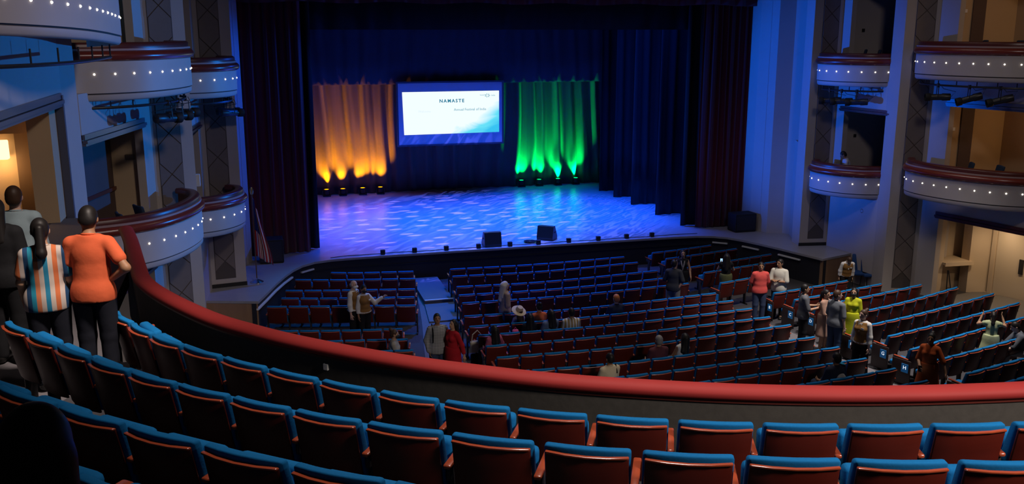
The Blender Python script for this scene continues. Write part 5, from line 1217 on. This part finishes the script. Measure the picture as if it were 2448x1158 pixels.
stand('woman in black top and olive skirt holding up a glowing phone', 1738, 607, 1.63, 184, hair=('long', 'black'), skin='tan', top=(BK, 0.1, 0.94, 0.01), bottom=('skirt', cloth('olive', (0.10, 0.105, 0.045)), 0.42, 0.19), female=True, face=False, arms={'L': PHONE, 'R': PHONE}, extras=phone('L', True))
stand('man in coral polo shirt with hands behind his back', 1820, 628, 1.74, 14, top=(cloth('coral', (0.62, 0.085, 0.075)), 0.42, 0.84, 0.02), bottom=('trousers', JN, 1.0), arms=BEHIND, build=1.06, hyaw=-0.15)
stand('man in white short-sleeved shirt with arms crossed', 1866, 621, 1.76, -14, top=(cloth('off_white', (0.52, 0.50, 0.43)), 0.45, 0.80, 0.025), bottom=('trousers', BK, 1.0), arms=CROSS, hyaw=-0.45, build=1.05)
stand('man in dark grey tee and black trousers in the right aisle', 1925, 681, 1.72, 100, top=(GY, 0.45, 0.84, 0.02), bottom=('trousers', BK, 1.0), arms={'L': ((0.15, 0.3, -1.0), (-0.2, 1.0, 0.1)), 'R': ((0.15, 0.3, -1.0), (-0.3, 1.0, 0.2))}, skin='tan', build=1.05)
def scarf(t, T, Hd, M, Mh, s, up, fo):
    sc_ = cloth('orange_scarf', (0.60, 0.13, 0.06))
    obj('scarf', MB().tube([tuple(T(p)) for p in ((0.11,-0.06,1.20),(0.10,-0.03,1.42),(0.0,-0.075,1.47),(-0.10,-0.03,1.42),(-0.11,0.12,1.25),(-0.10,0.14,1.05))], 0.028, 8), sc_, t, local=True, smooth=True)
stand('woman in beige dress and orange scarf beside the grey tee', 1976, 694, 1.62, 62, hair=('pony', 'black'), skin='tan', top=(cloth('beige', (0.33, 0.20, 0.15)), 0.5, 0.9, 0.012), bottom=('dress', MATS['cloth_beige'], 0.45, 0.22), female=True, extras=scarf, arms={'L': ((0.1, 0.3, -1.0), (0.0, 1.0, -0.1)), 'R': ((0.1, 0.3, -1.0), (0.0, 1.0, -0.1))})
stand('man in grey tee and jeans standing in the right aisle', 2003, 695, 1.76, 142, hair=('short', 'brown'), skin='fair', top=(cloth('mid_grey', (0.13, 0.14, 0.16)), 0.45, 0.84, 0.02), bottom=('trousers', cloth('blue_jeans', (0.03, 0.05, 0.10)), 1.0), build=1.08, face=True, hyaw=-0.5)
stand('woman in lime green dress and black face mask', 2043, 690, 1.62, -8, hair=('long', 'black'), skin='tan', top=(cloth('lime', (0.40, 0.42, 0.015)), 0.5, 0.9, 0.012), bottom=('dress', MATS['cloth_lime'], 0.40, 0.24), female=True, mask=MK, arms={'R': ((0.15, 0.2, -1.0), (-0.2, 1.0, -0.2)), 'L': HANG})
stand('usher with tied hair in ochre vest walking up the right aisle', 2066, 742, 1.66, -28, hair=('bun', 'brown'), skin='fair', top=(W, 1.0, 0.92, 0.016), bottom=('trousers', BK, 1.0), vest=VS, female=True, hyaw=-0.3, stride=0.06)
stand('usher in ochre vest bending down beside the royal blue chairs', 2026, 606, 1.50, 18, hair=('short', 'brown'), skin='tan', top=(W, 1.0, 0.92, 0.016), bottom=('trousers', BK, 1.0), vest=VS, lean=0.30, hpitch=0.55)
stand('woman in long orange dress walking with a phone in hand', 2228, 798, 1.62, -12, hair=('bun', 'black'), skin='brown', top=(cloth('rust', (0.38, 0.075, 0.020)), 0.5, 0.9, 0.014), bottom=('dress', MATS['cloth_rust'], 0.18, 0.27), female=True, stride=0.05, build=1.08, arms={'R': ((0.25, 0.1, -1.0), (-0.35, 0.85, -0.35)), 'L': ((0.55, 0.1, -1.0), (0.4, 0.3, -1.0))}, extras=phone('R'))
stand('girl in pale green dress with hands raised to her hair', 2376, 746, 1.42, 186, hair=('pony', 'black'), skin='tan', top=(cloth('mint', (0.36, 0.40, 0.23)), 0.12, 0.9, 0.012), bottom=('dress', MATS['cloth_mint'], 0.25, 0.30), female=True, face=False, arms={'L': ((0.45, 0.45, -0.25), (-0.35, 0.25, 1.0)), 'R': ((0.45, 0.45, -0.25), (-0.35, 0.25, 1.0))})
p = by_head(2462, 768, 1.27)
person('person in grey shirt reaching forward at the right picture edge', p, rel_yaw(p, -70), 1.68, seated=True, hair=('short', 'black'), skin='fair', top=(cloth('slate', (0.10, 0.11, 0.13)), 0.5, 0.6, 0.02), bottom=('trousers', cloth('pale_grey', (0.35, 0.35, 0.34)), 1.0), lean=0.45, arms={'L': ((0.1, 0.9, -0.5), (0.0, 1.0, -0.1)), 'R': ((0.1, 0.9, -0.5), (0.0, 1.0, -0.1))})
# --- in the right lower box
person('man in white shirt seated in the lower right box nearest the stage', (AX+10.05, 26.15, 3.07), R(60), 1.70, seated=True, hair=('short', 'black'), skin='brown', top=(cloth('box_white', (0.50, 0.49, 0.52)), 0.9, 0.6, 0.02), bottom=('trousers', BK, 1.0), lean=0.30, hpitch=0.2, arms={'L': LAP, 'R': LAP}, face=False)
# --- on the balcony
FB = lambda x, y: 4.826
AKIM = ((0.62, -0.30, -0.80), (-0.78, 0.35, -0.55))
stand('man in orange polo shirt, hand on hip, on the balcony', 203, 497, 1.76, 158, zfun=FB, top=(cloth('polo_orange', (0.62, 0.115, 0.045)), 0.30, 0.84, 0.012), bottom=('trousers', cloth('dark_navy', (0.012, 0.013, 0.02)), 1.0), face=False, vox=0.0095, build=1.0, hyaw=0.25, hpitch=0.35, arms={'R': AKIM, 'L': ((0.22, 0.12, -1.0), (-0.1, 0.5, -0.8))}, lean=0.04)
multi = stripes('rainbow_stripe', ((0.02,0.18,0.30),(0.50,0.42,0.36),(0.52,0.14,0.05),(0.48,0.40,0.36),(0.015,0.05,0.12),(0.02,0.22,0.32),(0.50,0.16,0.07),(0.46,0.38,0.33)), 0, 3.1)
stand('woman in colourful vertically striped top with a black ponytail', 92, 526, 1.66, 176, zfun=FB, hair=('pony', 'black'), skin='tan', top=(multi, 0.34, 0.82, 0.016), bottom=('trousers', MATS['cloth_dark_navy'], 1.0), face=False, vox=0.0095, female=True, build=1.05, hpitch=0.1, arms={'L': ((0.25, 0.15, -1.0), (0.0, 0.5, -0.8)), 'R': ((0.25, 0.15, -1.0), (-0.1, 0.6, -0.7))})
stand('man in pale blue shirt under the lit wall sconce', 30, 448, 1.74, 168, zfun=FB, hair=('short', 'brown'), skin='fair', top=(cloth('pale_blue', (0.28, 0.36, 0.40)), 0.5, 0.84, 0.03), bottom=('trousers', MATS['cloth_dark_navy'], 1.0), face=False, vox=0.0105)
stand('black-clad person cut by the left picture edge', -14, 478, 1.72, 150, zfun=FB, hair=('long', 'black'), skin='tan', top=(BK, 1.0, 0.82, 0.03), bottom=('trousers', BK, 1.0), face=False, build=1.15)
q_, p2_ = R(15.9), R(12.8)
fw = Vector((math.sin(q_)*math.cos(p2_), math.cos(q_)*math.cos(p2_), -math.sin(p2_))); rt = Vector((math.cos(q_), -math.sin(q_), 0)); upv = rt.cross(fw)
hd = Vector((0,0,HC)) + (fw + rt*((78-1224)/2230.0) - upv*((1012-579)/2230.0))*2.25
person('dark-haired spectator close by at the lower left picture corner', (hd.x, hd.y, hd.z - 1.27), R(-8), 1.70, seated=True, hair=('long', 'black'), skin='tan', top=(BK, 0.5, 0.6, 0.02), bottom=('trousers', BK, 1.0), face=False, mask=MW, vox=0.0095, arms={'L': LAP, 'R': LAP})
# --- bags
bg = thing('shoulder_bag', 'cream shoulder bag with looped strap at the left aisle seat end', 'bag', tuple(onfloor(1140, 880)))
bl_ = bg.location
obj('pouch', MB().rbox(0.34, 0.16, 0.30, 0.06, (0,0,0.55), 3), cloth('cream_bag', (0.45, 0.40, 0.31)), bg, local=True, smooth=True)
obj('strap', MB().tube([(-0.13,0,0.66),(-0.10,0,0.86),(0.02,0,0.96),(0.11,0,0.85),(0.13,0,0.66)], 0.014, 6), MATS['cloth_cream_bag'], bg, local=True)
obj('lower_pouch', MB().rbox(0.30, 0.16, 0.36, 0.05, (0.0,0,0.19), 3), BK, bg, local=True, smooth=True)
pk_ = by_head(1232, 787, 0.92)
pb = thing('pink_bag', 'small bright pink bag between seats of the centre block', 'bag', tuple(pk_))
obj('pouch', MB().rbox(0.16, 0.10, 0.22, 0.04, (0,0,0.80), 3), cloth('hot_pink', (0.65, 0.10, 0.22)), pb, local=True, smooth=True)
obj('handle', MB().tube([(-0.05,0,0.88),(0,0,0.97),(0.05,0,0.88)], 0.008, 6), MATS['cloth_hot_pink'], pb, local=True)
